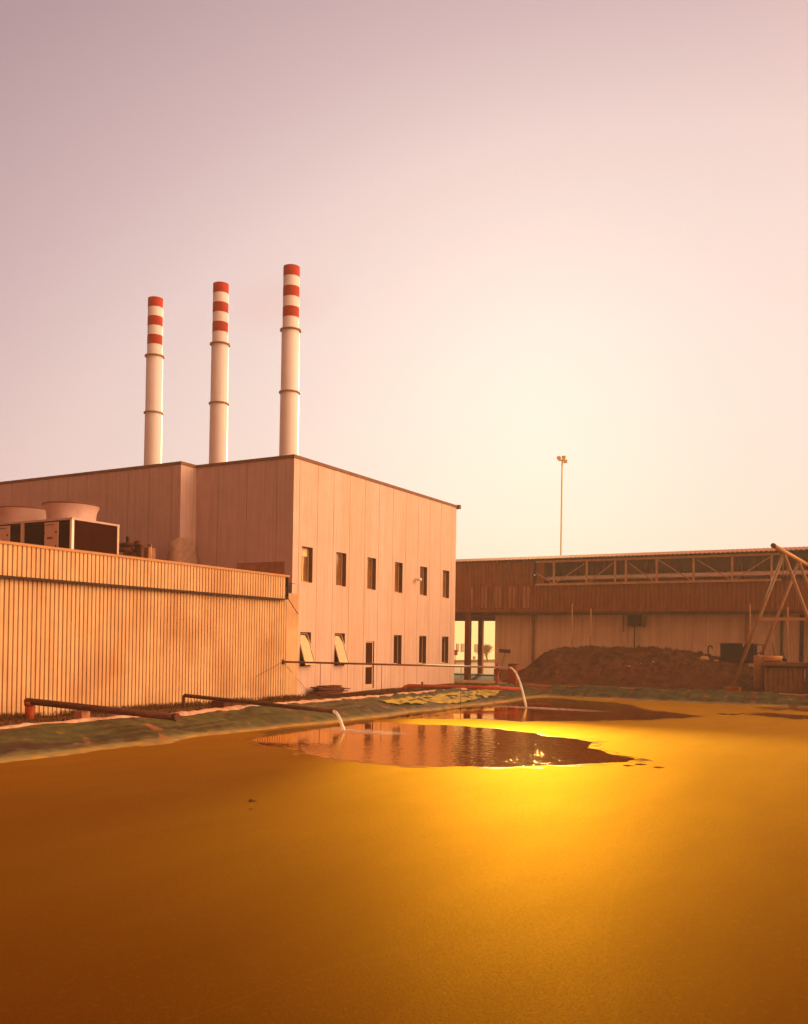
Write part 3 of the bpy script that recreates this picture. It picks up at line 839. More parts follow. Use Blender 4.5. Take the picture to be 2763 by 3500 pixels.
# ------------------------------------------------------------------ discharge pipes
def arc(p0, vel, tend, n=14):
    return [Vector(p0) + Vector(vel) * (tend * i / n) + Vector((0, 0, -4.905 * (tend * i / n) ** 2)) for i in range(n + 1)]
# 1: thick idle pipe with a red riser
pa = onZ(101, 2466, -.12); zt1 = pa.z + .50
e1 = dep(606, 2452, 21.6)
t1 = thing('outlet_pipe', 'thick black pipe with an orange-red riser beside the ribbed wall, running dry', 'pipe', pa, 'outlet pipes at the pond')
k = B(); k.tube([(pa.x, pa.y, -.2), (pa.x, pa.y, zt1 - .06)], .115, 20); k.tube([(pa.x, pa.y, zt1 - .09), (pa.x, pa.y, zt1 + .01)], .135, 20); make('riser', k, M['pipe_red'], t1)
k = B(); st = Vector((pa.x - .1, pa.y, zt1)); k.tube([st, st + Vector((.14, 0, .015)), Vector(e1)], [.10, .085, .085], 18); make('pipe', k, M['pipe_dark'], t1)
k = B(); dd = (Vector(e1) - st).normalized(); k.tube([Vector(e1) - dd * .08, Vector(e1) + dd * .015], .10, 18); make('end_collar', k, M['pipe_dark'], t1)
q = onZ(366, 2466, -.09)
mid = st + (Vector(e1) - st) * ((q.x - st.x) / (e1.x - st.x))
k = B(); k.box(q.x - .13, q.x + .13, mid.y - .13, mid.y + .13, -.2, mid.z - .087)
tag(make('support_block', k, M['block'], None, .01), 'small red-brown block under the black pipe beside the ribbed wall', 'block')
# 2: thinner pipe that pours
pb = onZ(628, 2426, -.14); zb = onX(630, 2377, pb.x).z
e2 = dep(1139, 2431, 25.4)
t2 = thing('outlet_pipe', 'thin dark pipe on a bent riser pouring water near the ribbed wall end', 'pipe', pb, 'outlet pipes at the pond')
k = B(); k.tube([(pb.x, pb.y, -.2), (pb.x, pb.y, zb - .05), (pb.x + .015, pb.y, zb - .015), (pb.x + .06, pb.y, zb)], .048, 14); make('riser', k, M['pipe_mid'], t2)
k = B(); k.tube([(pb.x + .04, pb.y, zb), Vector(e2)], .058, 16); make('pipe', k, M['pipe_dark'], t2)
dd = (Vector(e2) - Vector((pb.x, pb.y, zb))).normalized()
k = B(); k.tube([Vector(e2) - dd * .05, Vector(e2) + dd * .01], .070, 14); make('end_collar', k, M['pipe_dark'], t2)
q = onZ(905, 2409, -.02); ymid = pb.y + (e2.y - pb.y) * .5
k = B(); mz = lerp(zb, e2.z, (q.x - pb.x) / (e2.x - pb.x)); my = lerp(pb.y, e2.y, (q.x - pb.x) / (e2.x - pb.x))
k.box(q.x - .25, q.x + .25, my - .12, my + .12, gz(q.x, my) - .05, mz - .06)
tag(make('pipe_rest', k, M['ply'], None, .01), 'low dark wooden rest under the thin pouring pipe on the kerb', 'support')
def jet(name, p0, end, r0, r1, label):
    p0 = Vector(p0); end = Vector(end); h = p0.z - end.z; T = math.sqrt(2 * h / 9.81)
    vel = Vector(((end.x - p0.x) / T, (end.y - p0.y) / T, 0))
    pts = arc(p0, vel, T); n = len(pts)
    b = B(); b.tube(pts, [.85 * lerp(r0, r1, i / (n - 1)) * (1 + .10 * math.sin(i * 2.1)) for i in range(n)], 12)
    o = make(name, b, M['jet']); tag(o, label, 'water jet', 'water jets falling into the pond')
    return o
l2 = onZ(1176, 2498, WL)
jet('water_jet', Vector(e2) + dd * .01, (l2.x, l2.y, WL - .02), .045, .062, 'short water jet falling from the thin pipe nearer the ribbed building')
# foam rings where jets land
def foam(c, rx, ry, name='foam'):
    b = B(); ring = []
    n = 40; cv = b.b.verts.new((c[0], c[1], WL + .022))
    for rr, z in ((.45, .02), (.8, .012), (1, .006)):
        ring.append([b.b.verts.new((c[0] + rx * rr * math.cos(a) * (1 + .25 * noise.noise(Vector((math.cos(a) * 2, math.sin(a) * 2, rr * 3)))), c[1] + ry * rr * math.sin(a) * (1 + .25 * noise.noise(Vector((math.cos(a) * 2, math.sin(a) * 2, rr * 2 + 5)))), WL + z)) for a in [2 * math.pi * k / n for k in range(n)]])
    for k in range(n): b.b.faces.new((cv, ring[0][k], ring[0][(k + 1) % n]))
    for i in range(2):
        for k in range(n): b.b.faces.new((ring[i][k], ring[i + 1][k], ring[i + 1][(k + 1) % n], ring[i][(k + 1) % n]))
    for f in b.b.faces: f.smooth = True
    return b
def foam_mat():
    m = bpy.data.materials.new('foam veil'); m.use_nodes = True
    n = m.node_tree.nodes; l = m.node_tree.links; p = n['Principled BSDF']
    p.inputs['Base Color'].default_value = (.85, .55, .36, 1); p.inputs['Roughness'].default_value = .6
    t = n.new('ShaderNodeTexCoord'); g_ = n.new('ShaderNodeTexGradient'); g_.gradient_type = 'SPHERICAL'
    mp = n.new('ShaderNodeMapping'); l.new(t.outputs['Generated'], mp.inputs[0]); mp.inputs['Location'].default_value = (-1, -1, 0); mp.inputs['Scale'].default_value = (2, 2, 0)
    l.new(mp.outputs[0], g_.inputs[0])
    a = noisef(n, l, t, 6, (1, 1, 1), 4)
    l.new(mth(n, l, 'MULTIPLY', mth(n, l, 'MULTIPLY', g_.outputs[1], a), 1.1), p.inputs['Alpha'])
    return m
M['foam'] = foam_mat()
tag(make('foam', foam((l2.x + .45, l2.y + .1), 1.5, .75), M['foam']), 'pale foam patch where the nearer jet hits the water', 'foam')
# 3: long level pipe on thin rods
s3 = onX(967, 2262, XF - .2); e3 = dep(1744, 2282, 36.5)
t3 = thing('outlet_pipe', 'long level pipe on thin rods crossing before the factory wall, pouring at its far end', 'pipe', (s3.x, s3.y, -.15), 'outlet pipes at the pond')
k = B(); k.tube([s3, Vector(e3)], .036, 12); make('pipe', k, M['pipe_mid'], t3)
k = B(); k.tube([(s3.x, s3.y, s3.z - .09), (s3.x, s3.y, s3.z + .09)], .06, 12); make('wall_flange', k, M['pipe_dark'], t3)
for px, py in ((1096, 2372), (1306, 2369), (1577, 2374)):
    fr_ = (px - 967) / (1744 - 967)
    # solve along the pipe for the same bearing
    lo, hi = 0, 1
    for _ in range(40):
        md = (lo + hi) / 2; P3 = s3.lerp(Vector(e3), md); v = M3.transposed() @ (P3 - CAM); x = W / 2 + F * v.x / -v.z
        if x < px: lo = md
        else: hi = md
    k = B(); k.tube([(P3.x, P3.y, gz(P3.x, P3.y) - .05), P3], .013, 6); make('support_rod', k, M['pipe_mid'], t3)
for sgn in (1, -1):
    k = B(); q = Vector((XR + .03, s3.y + 2.0 * sgn, -.02)) if sgn > 0 else Vector((XF - .19, s3.y - 1.6, .75))
    k.tube([(s3.x + .02, s3.y, s3.z), q], .006, 5); make('stay_wire', k, M['dark'], t3)
l3 = onZ(1800, 2419, WL)
d3 = (Vector(e3) - s3).normalized()
jet('water_jet', e3, (l3.x, l3.y, WL - .02), .034, .055, 'long water jet arching from the level pipe at the far corner')
tag(make('foam', foam((l3.x + .5, l3.y), 3.0, .75), M['foam']), 'pale foam streak where the farther jet hits the water', 'foam')

# red pipe lying on the bank
ra = dep(1398, 2344, 40.5); rb_ = dep(1779, 2355, 40.2)
t4 = thing('red_pipe', 'orange-red pipe lying across the bank in front of the factory end', 'pipe', (ra.x, ra.y, -.05))
k = B(); k.tube([(ra.x - .25, ra.y - .3, -.05), (ra.x - .12, ra.y - .1, ra.z - .06), ra, Vector(ra).lerp(Vector(rb_), .3), Vector(ra).lerp(Vector(rb_), .65) + Vector((0, 0, .02)), rb_], .085, 14)
make('pipe', k, M['pipe_red'], t4)
k = B(); k.tube([Vector(ra).lerp(Vector(rb_), .12) + Vector((0, 0, .05)), Vector(ra).lerp(Vector(rb_), .12) + Vector((0, 0, .19))], .045, 10); make('valve', k, M['pipe_dark'], t4)
# planks heap
q = onZ(1195, 2372, .0)
hp = thing('board_stack', 'low heap of dark boards against the factory wall', 'boards', (q.x, q.y, 0))
rnd = random.Random(4)
for i in range(7):
    k = B(); yy = q.y + rnd.uniform(-.3, .2); z = .0 + .045 * i
    ln = rnd.uniform(1.6, 2.3) * (1 - i * .05)
    k.box(XR + .12 + rnd.uniform(0, .1), XR + .55 + rnd.uniform(0, .12), yy - ln / 2, yy + ln / 2, z, z + .036, rnd.uniform(-.06, .06)); make('board', k, M['ply'], hp)
# low rubble along the wall foot
rnd = random.Random(11)

# ------------------------------------------------------------------ covered conveyor gallery
YG = 51.0
def zY(px, py, Y): return onY(px, py, Y).z
gt = zY(2130, 1904, YG); gb = zY(2130, 2090, YG)
xg0, xg1 = -48, 20
xo = onY(1833, 1960, YG).x                       # where the open truss begins
to1 = zY(2245, 1913, YG); to0 = zY(2245, 1991, YG)
ga = thing('covered_gallery', 'long raised gallery in dark ribbed sheet with an open truss strip', 'gallery', (-10, YG, 0))
def ribsx(bb, Y, x0, x1, z0, z1, pitch, deep, flat=.5, sl=.15):
    n = int((x1 - x0) / pitch); prof = []
    for i in range(n):
        a = x0 + i * pitch
        prof += [(a, Y), (a + pitch * flat, Y), (a + pitch * (flat + sl), Y + deep), (a + pitch * (1 - sl), Y + deep)]
    prof.append((x0 + n * pitch, Y))
    v0 = [bb.b.verts.new((x, y, z0)) for x, y in prof]; v1 = [bb.b.verts.new((x, y, z1)) for x, y in prof]
    for i in range(len(prof) - 1): bb.b.faces.new((v0[i], v0[i + 1], v1[i + 1], v1[i]))
k = B(); ribsx(k, YG, xg0, xo, to0, gt - .02, .24, .05); make('upper_cladding', k, M['darkrib'], ga)
k = B(); ribsx(k, YG, xg0, xg1, gb + .12, to0 - .003, .24, .05); make('lower_cladding', k, M['darkrib'], ga)
# roof sheet with its corrugated edge
k = B(); n = int((xg1 - xg0) / .24); rows = []
for i in range(n * 4):
    x = xg0 + i * .06; zz = gt + (.05 if i % 4 in (0, 1) else 0)
    rows.append((k.b.verts.new((x, YG - .35, zz)), k.b.verts.new((x, YG + 5.5, zz + .75)), k.b.verts.new((x, YG + 11, zz))))
for i in range(len(rows) - 1):
    for j in range(2): k.b.faces.new((rows[i][j], rows[i + 1][j], rows[i + 1][j + 1], rows[i][j + 1]))
make('roof_sheet', k, M['darkrib'], ga)
k = B(); k.box(xg0, xg1, YG + 10.9, YG + 11, gb + .12, gt); k.box(xg0, xg1, YG + .06, YG + 11, gb + .1, gb + .118)
ribsx(k, YG + 2.2, xo - .5, xg1, to0 - .1, gt + .1, .35, .08)
make('inner_wall', k, M['darkrib'], ga)
k = B(); k.box(xg0, xg1, YG - .03, YG + .05, gb, gb + .115); k.box(xg0, xg1, YG + .9, YG + 1.0, gb - .15, gb + .09)
make('edge_beam', k, M['darkrib'], ga)
k = B(); k.box(xo, xo + .5, YG + .055, YG + 2.2, to0, gt); make('end_panel', k, M['darkrib'], ga)
# faded translucent sheets
for a, c in ((1610, 1633), (1646, 1677), (1693, 1725), (1741, 1776), (1789, 1822)):
    xa, xb = onY(a, 2040, YG).x, onY(c, 2040, YG).x
    k = B(); ribsx(k, YG - .008, xa, xb, gb + .25, zY(1700, 2006, YG), .24, .05); make('faded_sheet', k, M['darkpanel'], ga)
# truss in the opening
YT = YG - .06
k = B(); k.box(xo, onY(2668, 1900, YT).x, YT - .06, YT + .06, to1 + .03, to1 + .15); make('top_chord', k, M['truss'], ga)
k = B(); k.box(xo, onY(2672, 1980, YT).x, YT - .05, YT + .05, to0 - .05, to0 + .07); make('bottom_chord', k, M['truss'], ga)
posts = [1894, 2006, 2103, 2140, 2245, 2371, 2503, 2638]
for px in posts:
    x = onY(px, 1950, YT).x; k = B(); k.box(x - .055, x + .055, YT - .045, YT + .045, to0 + .071, to1 + .029); make('truss_post', k, M['truss'], ga)
dg = [(1833, 1957, 1887, 1993), (1898, 1993, 1998, 1927), (2012, 1990, 2096, 1925), (2150, 1924, 2235, 1986), (2252, 1914, 2362, 1983), (2382, 1913, 2494, 1979), (2514, 1979, 2632, 1904)]
for x0, y0, x1, y1 in dg:
    p_, q_ = onY(x0, y0, YT), onY(x1, y1, YT)
    for v_ in (p_, q_): v_.z = min(max(v_.z, to0 + .08), to1 - .01)
    k = B(); k.bar(p_, q_, .05, .05); make('truss_brace', k, M['truss'], ga)
for px in (1840, 1925, 1985, 2045, 2192, 2310, 2437, 2570):
    x = onY(px, 1905, YT).x; k = B(); k.bar((x, YT, to1 + .151), (x, YT, gt - .01), .05, .05); make('roof_hanger', k, M['truss'], ga)
# bright steam pipe inside the gallery
k = B(); zp = onY(2245, 1970, YG + .35).z; k.tube([(xo + .15, YG + .35, zp), (xg1, YG + .35, zp)], .10, 16); k.tube([(xo + .5, YG + .6, zp + .12), (xg1, YG + .6, zp + .12)], .05, 10)
tag(make('steam_pipe', k, M['shiny']), 'bright metal pipe running along inside the truss opening of the gallery', 'pipe')
# columns
for px, py, r_ in ((1600, 2330, .155), (1644, 2300, .16)):
    if px == 1600: x, y = onY(px, 2200, YG + .3).x, YG + .3
    else: x, y = onY(px, 2200, YG + 10.6).x, YG + 10.6
    gz_ = gz(x, y) if px == 1600 else -.2
    k = B(); k.box(x - r_, x + r_, y - .02, y + .02, gz_ - .1, gb + .1)
    for s_ in (-1, 1): k.box(x + s_ * r_ - .015, x + s_ * r_ + .015, y - .14, y + .14, gz_ - .1, gb + .1)
    cobj = make('column', k, M['darkrib'], ga)
    k = B(); k.box(x - r_ - .08, x + r_ + .08, y - .2, y + .2, gz_ - .1, gz_ + .06); make('base_plate', k, M['dark'], cobj)
# under-gallery beams and service pipes
k = B()
for yy in (YG + 3.5, YG + 7, YG + 10.6): k.box(xg0, -23.6, yy - .08, yy + .08, gb - .16, gb + .099)
for xx in (-33, -29.2, -25.4): k.box(xx - .08, xx + .08, YG + .3, YG + 10.5, gb - .12, gb + .098)
make('under_beam', k, M['darkrib'], ga)
k = B()
for i, (yy, dz_) in enumerate(((YG + 12, -.12), (YG + 12.3, -.12))): k.tube([(-48, yy, gb + dz_), (-24.5, yy, gb + dz_)], .07, 8)
for xx in range(-46, -25, 2): k.box(xx - .02, xx + .02, YG + 11.95, YG + 12.05, gb - .12, gb + .5)
k.box(-48, -24, YG + 11.9, YG + 12.1, gb + .3, gb + .5)
tag(make('service_pipes', k, M['pipe_mid']), 'pair of thin service pipes hung behind the gallery above the yard', 'pipes')

# ------------------------------------------------------------------ white warehouse under the gallery
YW = 52.9
xw0 = onY(1692, 2200, YW).x
wh = thing('warehouse', 'plain pale warehouse wall standing under the dark gallery behind the mound', 'building', (-5, YW, .3))
wz = onY(1765, 2290, YW).z
k = B(); ribsx(k, YW, xw0, 22, wz, gb - .02, .12, .012); k.quad((xw0, YW, -.3), (xw0, YW + 8, -.3), (xw0, YW + 8, gb - .02), (xw0, YW, gb - .02)); make('wall', k, M['white'], wh)
k = B(); k.box(xw0 - .05, 22, YW + .015, YW + .2, -.4, wz - .002); make('plinth', k, M['block'], wh)
for px, w2, mm in ((1822, .13, 'darkpanel'), (2137, .20, 'white'), (2550, .14, 'darkpanel'), (2671, .10, 'dark'), (2740, .20, 'dark')):
    x = onY(px, 2200, YW - .12).x; k = B(); k.box(x - w2 / 2, x + w2 / 2, YW - .16, YW - .015, -.2, gb - .03); make('wall_post', k, M[mm], wh)
xa, xb = onY(2146, 2115, YW - .5).x, onY(2188, 2115, YW - .5).x
za, zb_ = onY(2146, 2139, YW - .5).z, onY(2146, 2098, YW - .5).z
k = B(); k.box(xa, xb, YW - .6, YW - .03, za, zb_); wb = make('wall_box', k, M['dark'], wh, .02)
k = B(); k.box(xb + .05, xb + .22, YW - .35, YW - .03, za - .05, zb_ - .05); make('switch_box', k, M['darkpanel'], wh)
x = onY(2169, 2200, YW - .3).x; k = B(); k.tube([(x, YW - .3, .6), (x, YW - .3, za)], .03, 8); make('conduit', k, M['dark'], wh)
x = onY(2131, 2140, YW - .3).x; k = B(); k.tube([(x, YW - .3, zb_), (x, YW - .3, za - .35)], .03, 8); make('conduit', k, M['dark'], wh)

# ------------------------------------------------------------------ earth mound
k = B(); vv = []
nx, ny = 230, 80
ridge = [(-20.6, 0), (-19.9, .35), (-18.7, 1.25), (-17.8, 1.78), (-16.8, 1.80), (-14.5, 1.86), (-12, 1.80), (-10.5, 1.68), (-9.2, 1.42), (-8.2, 1.10), (-6.6, .7), (-5.2, .3), (-4.2, 0)]
def mz(X, Y):
    h = pw(X, ridge); v = (Y - 44.9) / 5.6
    pr = pw(v, [(0, 0), (.12, .30), (.35, .72), (.55, .97), (.75, 1), (.9, .75), (1, .0)])
    nn = .16 * noise.noise(Vector((X * .9, Y * .9, 0))) + .14 * noise.noise(Vector((X * 2.6, Y * 2.6, 5))) + .11 * noise.noise(Vector((X * 6, Y * 6, 5)))
    return gz(X, Y) * 1 - .06 + h * pr + (nn * min(1, h) * min(1, pr * 2.2) if h > 0 else 0)
for i in range(nx + 1):
    X = -20.8 + 16.8 * i / nx
    vv.append([k.b.verts.new((X, 44.9 + 5.6 * j / ny, mz(X, 44.9 + 5.6 * j / ny))) for j in range(ny + 1)])
for i in range(nx):
    for j in range(ny): k.b.faces.new((vv[i][j], vv[i + 1][j], vv[i + 1][j + 1], vv[i][j + 1])).smooth = (i * 7 + j * 3) % 5 != 0
tag(make('earth_mound', k, M['earth']), 'long dark mound of dug earth between the pond and the warehouse', 'earth mound')
rnd = random.Random(5)
def rock(c, r, label, name='stone', m='stone', group='stones on the earth mound'):
    bm = bmesh.new(); bmesh.ops.create_icosphere(bm, subdivisions=2, radius=1)
    sx, sy, sz = r * rnd.uniform(.9, 1.7), r * rnd.uniform(.7, 1.1), r * rnd.uniform(.5, .8)
    s0 = rnd.uniform(0, 50)
    for v in bm.verts:
        q = v.co * (1 + .35 * noise.noise(v.co * 1.6 + Vector((s0, 0, 0)))); v.co = Vector((q.x * sx, q.y * sy, q.z * sz)) + Vector(c)
    return tag(make(name, bm, M[m]), label, 'stone', group)
def moundpt(px, py):
    d = ray(px, py); t = 44 / d.y
    while t * d.y < 50.4:
        P = CAM + d * t
        if P.z < mz(P.x, P.y): return P
        t += .03 / d.y
    return CAM + d * (48 / d.y)
for px, py, r_, lab in ((2407, 2253, .20, 'largest pale stone on the mound, left of the black bin'), (2449, 2258, .09, 'pale stone on the mound close to the black bin corner'),
                        (2152, 2278, .07, 'small pale stone low on the middle of the mound'), (2233, 2263, .06, 'small pale stone high on the mound below the wall box'), (2192, 2268, .05, 'tiny stone near the mound top at its middle')):
    P = moundpt(px, py); rock(P, r_, lab)
# rough weeds fringe on the mound and banks
def blades(n, fn, h0, h1, w, seed):
    rnd = random.Random(seed); b = B()
    for _ in range(n):
        x, y = fn(rnd); z = (mz(x, y) if (-20.8 < x < -4 and 44.9 < y < 50.5) else gz(x, y)) - .01
        h = rnd.uniform(h0, h1); a = rnd.uniform(0, 6.28); lx, ly = math.cos(a) * h * .35, math.sin(a) * h * .35
        wx, wy = -math.sin(a) * w, math.cos(a) * w
        if rnd.random() < .5: wx, wy = abs(wx) * .9 + w * .3, abs(wy) * .5
        v = [b.b.verts.new(q) for q in ((x - wx, y - wy, z), (x + wx, y + wy, z), (x + wx * .6 + lx * .4, y + wy * .6 + ly * .4, z + h * .6), (x + lx, y + ly, z + h), (x - wx * .6 + lx * .4, y - wy * .6 + ly * .4, z + h * .6))]
        b.b.faces.new(v)
    b.recalc = False
    return b
def fwall(r_):
    while True:
        y = r_.uniform(9, 28.2); d = abs(r_.gauss(0, .45)); x = -20.85 + d + .02
        if noise.noise(Vector((y * .8, 2, 0))) > -.25 and x < -17.8: return x, y
def fbank(r_): return r_.uniform(-20.6, -17.8), r_.uniform(9, 41)
def fbank2(r_):
    while True:
        x, y = r_.uniform(-19.9, -17.8), r_.uniform(28, 42.5)
        if noise.noise(Vector((x * 1.2, y * .7, 2))) > -.15: return x, y
g1 = blades(6500, fwall, .04, .20, .008, 1); g2 = blades(9000, fbank, .03, .09, .012, 2); g3 = blades(7000, fbank2, .04, .13, .013, 3)
def ffar(r_): return r_.uniform(-17, 6), 43.0 + abs(r_.gauss(0, .8))
def fmound(r_): return r_.uniform(-18.5, -6), r_.uniform(46.5, 49.8)
g4 = blades(5000, ffar, .03, .12, .014, 4); g5 = blades(2600, fmound, .04, .16, .014, 6)
for gg, nm in ((g2, 0), (g3, 0), (g4, 0), (g5, 0)):
    me = bpy.data.meshes.new('t'); gg.b.to_mesh(me); g1.b.from_mesh(me); bpy.data.meshes.remove(me)
o = make('grass', g1, M['grass']); o['kind'] = 'stuff'; tag(o, 'short dry dark grass along the wall foot and banks', 'grass')

# ------------------------------------------------------------------ black bin on the mound
Yb = 48.0
a, c = onY(2462, 2265, Yb), onY(2577, 2201, Yb)
bn = thing('black_bin', 'open black bin with a pale rag edge standing on the end of the mound', 'bin', (a.x, Yb, a.z))
k = B(); k.box(a.x, c.x, Yb, Yb + .05, a.z, c.z); k.box(a.x, a.x + .05, Yb + .051, Yb + 1.1, a.z, c.z); k.box(c.x - .05, c.x, Yb + .051, Yb + 1.1, a.z, c.z); k.box(a.x + .051, c.x - .051, Yb + 1.05, Yb + 1.1, a.z, c.z); k.box(a.x + .051, c.x - .051, Yb + .051, Yb + 1.04, a.z, a.z + .05)
make('body', k, M['box'], bn, .01)
k = B(); k.box(a.x - .03, c.x + .03, Yb - .03, Yb + .05, c.z + .001, c.z + .035); make('rim', k, M['pipe_mid'], bn)
k = B(); k.tube([(c.x + .0, Yb + .02, c.z - .02), (c.x + .55, Yb - .02, c.z - .05), (c.x + .45, Yb - .02, c.z - .35), (c.x + .05, Yb, c.z - .55)], .025, 6); make('side_handle', k, M['dark'], bn)
k = B(); xr = lerp(a.x, c.x, .70)
k.poly([(a.x - .25, Yb - .04, c.z + .04), (a.x + .1, Yb - .05, c.z + .05), (a.x + .15, Yb - .05, c.z + .01), (a.x - .1, Yb - .04, c.z + .0)]); k.poly([(xr - .06, Yb - .05, c.z + .04), (xr + .06, Yb - .05, c.z + .04), (xr + .03, Yb - .06, c.z - .14), (xr - .01, Yb - .06, c.z - .17)])
sd = make('rag', k, M['stone'], bn); md = sd.modifiers.new('s', 'SOLIDIFY'); md.thickness = .02
P = dep(2548, 2268, 47)
# crumpled pale rag below
k = B()
k.poly([P, P + Vector((.12, 0, .10)), P + Vector((.25, .05, .22)), P + Vector((.14, 0, -.12)), P + Vector((.02, 0, -.10))])
k = B(); pts = [P + Vector((-.1, 0, -.02)), P + Vector((.02, 0, -.14)), P + Vector((.10, -.02, .02)), P + Vector((.22, 0, .18))]
k.tube(pts, [.03, .06, .05, .02], 8)
tag(make('rag', k, M['stone']), 'pale crumpled rag on the slope below the black bin', 'rag')

# bent vent pipe beside the bin
P = onY(2421, 2245, 49.2)
k = B(); z0 = P.z - .2; zt1 = onY(2421, 2214, 49.2).z
pts = [(P.x, 49.2, z0), (P.x, 49.2, zt1)] + [(P.x + .1 - .1 * math.cos(a_), 49.2, zt1 + .1 * math.sin(a_)) for a_ in (.6, 1.2, 1.8, 2.4, 3.0)] + [(P.x + .21, 49.2, zt1 - .06)]
k.tube(pts, .035, 8); tag(make('vent_pipe', k, M['dark']), 'short cane-shaped pipe sticking up from the mound beside the black bin', 'pipe')
# thin pale rods standing in the mound
for px, yb_, yt_, lab in ((1955, 2225, 2063, 'tall thin pale rod on the left top of the mound'), (2019, 2218, 2080, 'thin pale rod on the mound, second from the left'),
                          (2563, 2200, 2065, 'thin pale rod behind the black bin'), (2692, 2255, 2075, 'thin pale rod behind the ribbed shed')):
    Yr = 48.8; a, c = onY(px, yb_, Yr), onY(px + 1, yt_, Yr)
    k = B(); k.tube([(a.x, Yr, a.z - .15), (c.x + .01, Yr, c.z)], .028, 8)
    k.tube([(a.x, Yr, a.z + (.6)), (a.x, Yr, a.z + .72)], .04, 8)
    tag(make('marker_rod', k, M['truss']), lab, 'rod', 'thin rods behind the mound')

# ------------------------------------------------------------------ pipe gantry (two A-frames and a ridge pipe)
ga_ = .965
ap = thing('pipe_gantry', 'steel gantry of two leaning A-frames under one ridge pipe at the right edge', 'gantry', (-5.3, 43.5, 0))
Y1, Y2 = 43.6, 46.9
A1, A2 = onY(2680, 1893, Y1), onY(2732, 1922, Y2)
f1, f2 = onY(2504, 2348, Y1), onY(2565, 2333, Y2)
g1_ = Vector((2 * A1.x - f1.x, Y1, f1.z)); g2_ = Vector((2 * A2.x - f2.x, Y2, f2.z))
for A_, P_ in ((A1, f1), (A1, g1_), (A2, f2), (A2, g2_)):
    k = B(); k.tube([P_, A_], .075, 10); make('leg', k, M['steel'], ap)
bs = onY(2638, 1867, Y1 - 2.9)
dirv = (Vector(A2) - Vector(A1)); up = Vector((0, 0, .10))
st = Vector(A1) + up - dirv.normalized() * 2.1; en = Vector(A2) + up + dirv.normalized() * 2.6
k = B(); k.tube([st, en], .095, 16); make('ridge_pipe', k, mat('orange ridge pipe', (.62, .26, .06), .4, .15), ap)
k = B(); k.tube([st - dirv.normalized() * .01, st + dirv.normalized() * .12], .105, 16); make('end_cap', k, M['pipe_dark'], ap)
zb_ = onY(2590, 2116, Y1).z; fx = lerp(f1.x, A1.x, (zb_ - f1.z) / (A1.z - f1.z))
k = B(); k.box(fx - .02, 2 * A1.x - fx + .02, Y1 - .04, Y1 + .04, zb_ - .07, zb_ + .07); make('tie_bar', k, M['truss'], ap)
for dx in (-.02, .14):
    k = B(); x = A1.x + dx; k.bar((x - .05, Y1 + .25, A1.z + .05), (x - .03, Y1 + .25, onY(2678, 1972, Y1).z), .035, .035); make('hanging_link', k, M['steel'], ap)
for (P_, lab) in ((f1, 'rusty red footing block under the nearer gantry leg'), (f2, 'dark red footing block under the farther gantry leg beside the white cylinder')):
    k = B(); z0 = gz(P_.x, P_.y) - .05; k.box(P_.x - .38, P_.x + .33, P_.y - .2, P_.y + .25, z0, P_.z)
    o = make('footing_block', k, M['rust'], None, .01); tag(o, lab, 'block', 'blocks under the gantry legs')
# ------------------------------------------------------------------ cylinder, shed and red cabinet
Ys = 45.2
a, c = onY(2594, 2350, Ys), onY(2594, 2240, Ys)
k = B(); r_ = .24; k.lathe((a.x, Ys, 0), [(.01, a.z - .1), (r_, a.z - .1), (r_, c.z - .05), (r_ - .04, c.z), (.01, c.z + .01)], 24)
tag(make('upright_cylinder', k, mat('pale cylinder', (.40, .18, .06), .6, .15)), 'pale upright cylinder against the left side of the ribbed shed', 'cylinder')
Yd = 44.6
a, c = onY(2613, 2366, Yd), onY(2757, 2276, Yd)
sh = thing('ribbed_shed', 'low shed of ribbed sheet with a thick slab roof at the right edge', 'shed', (a.x, Yd, 0))
zs = onY(2620, 2272, Yd).z; zr = onY(2757, 2275, Yd).z
k = B(); ribsx(k, Yd, a.x, c.x, -.1, zr - .03, .21, .05, .55, .12); k.box(a.x, a.x + .04, Yd + .06, Yd + 2, -.1, zr - .03); k.box(c.x - .04, c.x, Yd + .06, Yd + 2, -.1, zr - .03); make('wall', k, mat('shed sheet', (.30, .12, .04), .6, .2), sh)
k = B(); k.box(a.x - .08, c.x + .05, Yd - .18, Yd + 2.1, zr - .02, zr + .13); make('roof_slab', k, mat('shed roof', (.26, .10, .03), .7, .2), sh)
k = B(); k.box(a.x - .02, c.x, Yd - .10, Yd - .01, zr - .14, zr - .024); make('gutter', k, M['dark'], sh)
q = onY(2612, 2251, Yd + .5); q2 = onY(2684, 2251, Yd + .5)
cy = thing('horizontal_tank', 'small pale tank lying on the roof of the ribbed shed', 'tank', (q.x, Yd + .5, zr + .13))
k = B(); k.tube([(q.x, Yd + .5, zr + .27), (q2.x - .12, Yd + .5, zr + .27)], .14, 18); make('tank', k, mat('tank paint', (.60, .26, .08), .5, .15), cy)
k = B(); k.tube([(q2.x - .12, Yd + .5, zr + .24), (q2.x + .08, Yd + .5, zr + .24)], .07, 12); make('nozzle', k, M['dark'], cy)
for (xa, ya, xb, yb_, lab) in ((2607, 2205, 2614, 2240, 'short dark rod leaning by the tank left end'), (2641, 2197, 2651, 2238, 'dark rod leaning behind the middle of the tank'), (2672, 2215, 2687, 2248, 'thin dark rod sloping down to the tank nozzle')):
    a2, c2 = onY(xa, ya, Yd + .9), onY(xb, yb_ + 6, Yd + .9); c2.z = zr + .12
    k = B(); k.tube([a2, c2], .022, 6); tag(make('leaning_rod', k, M['dark']), lab, 'rod', 'rods on the shed roof')
a, c = onY(2760, 2360, 44.2), onY(2760, 2245, 44.2)
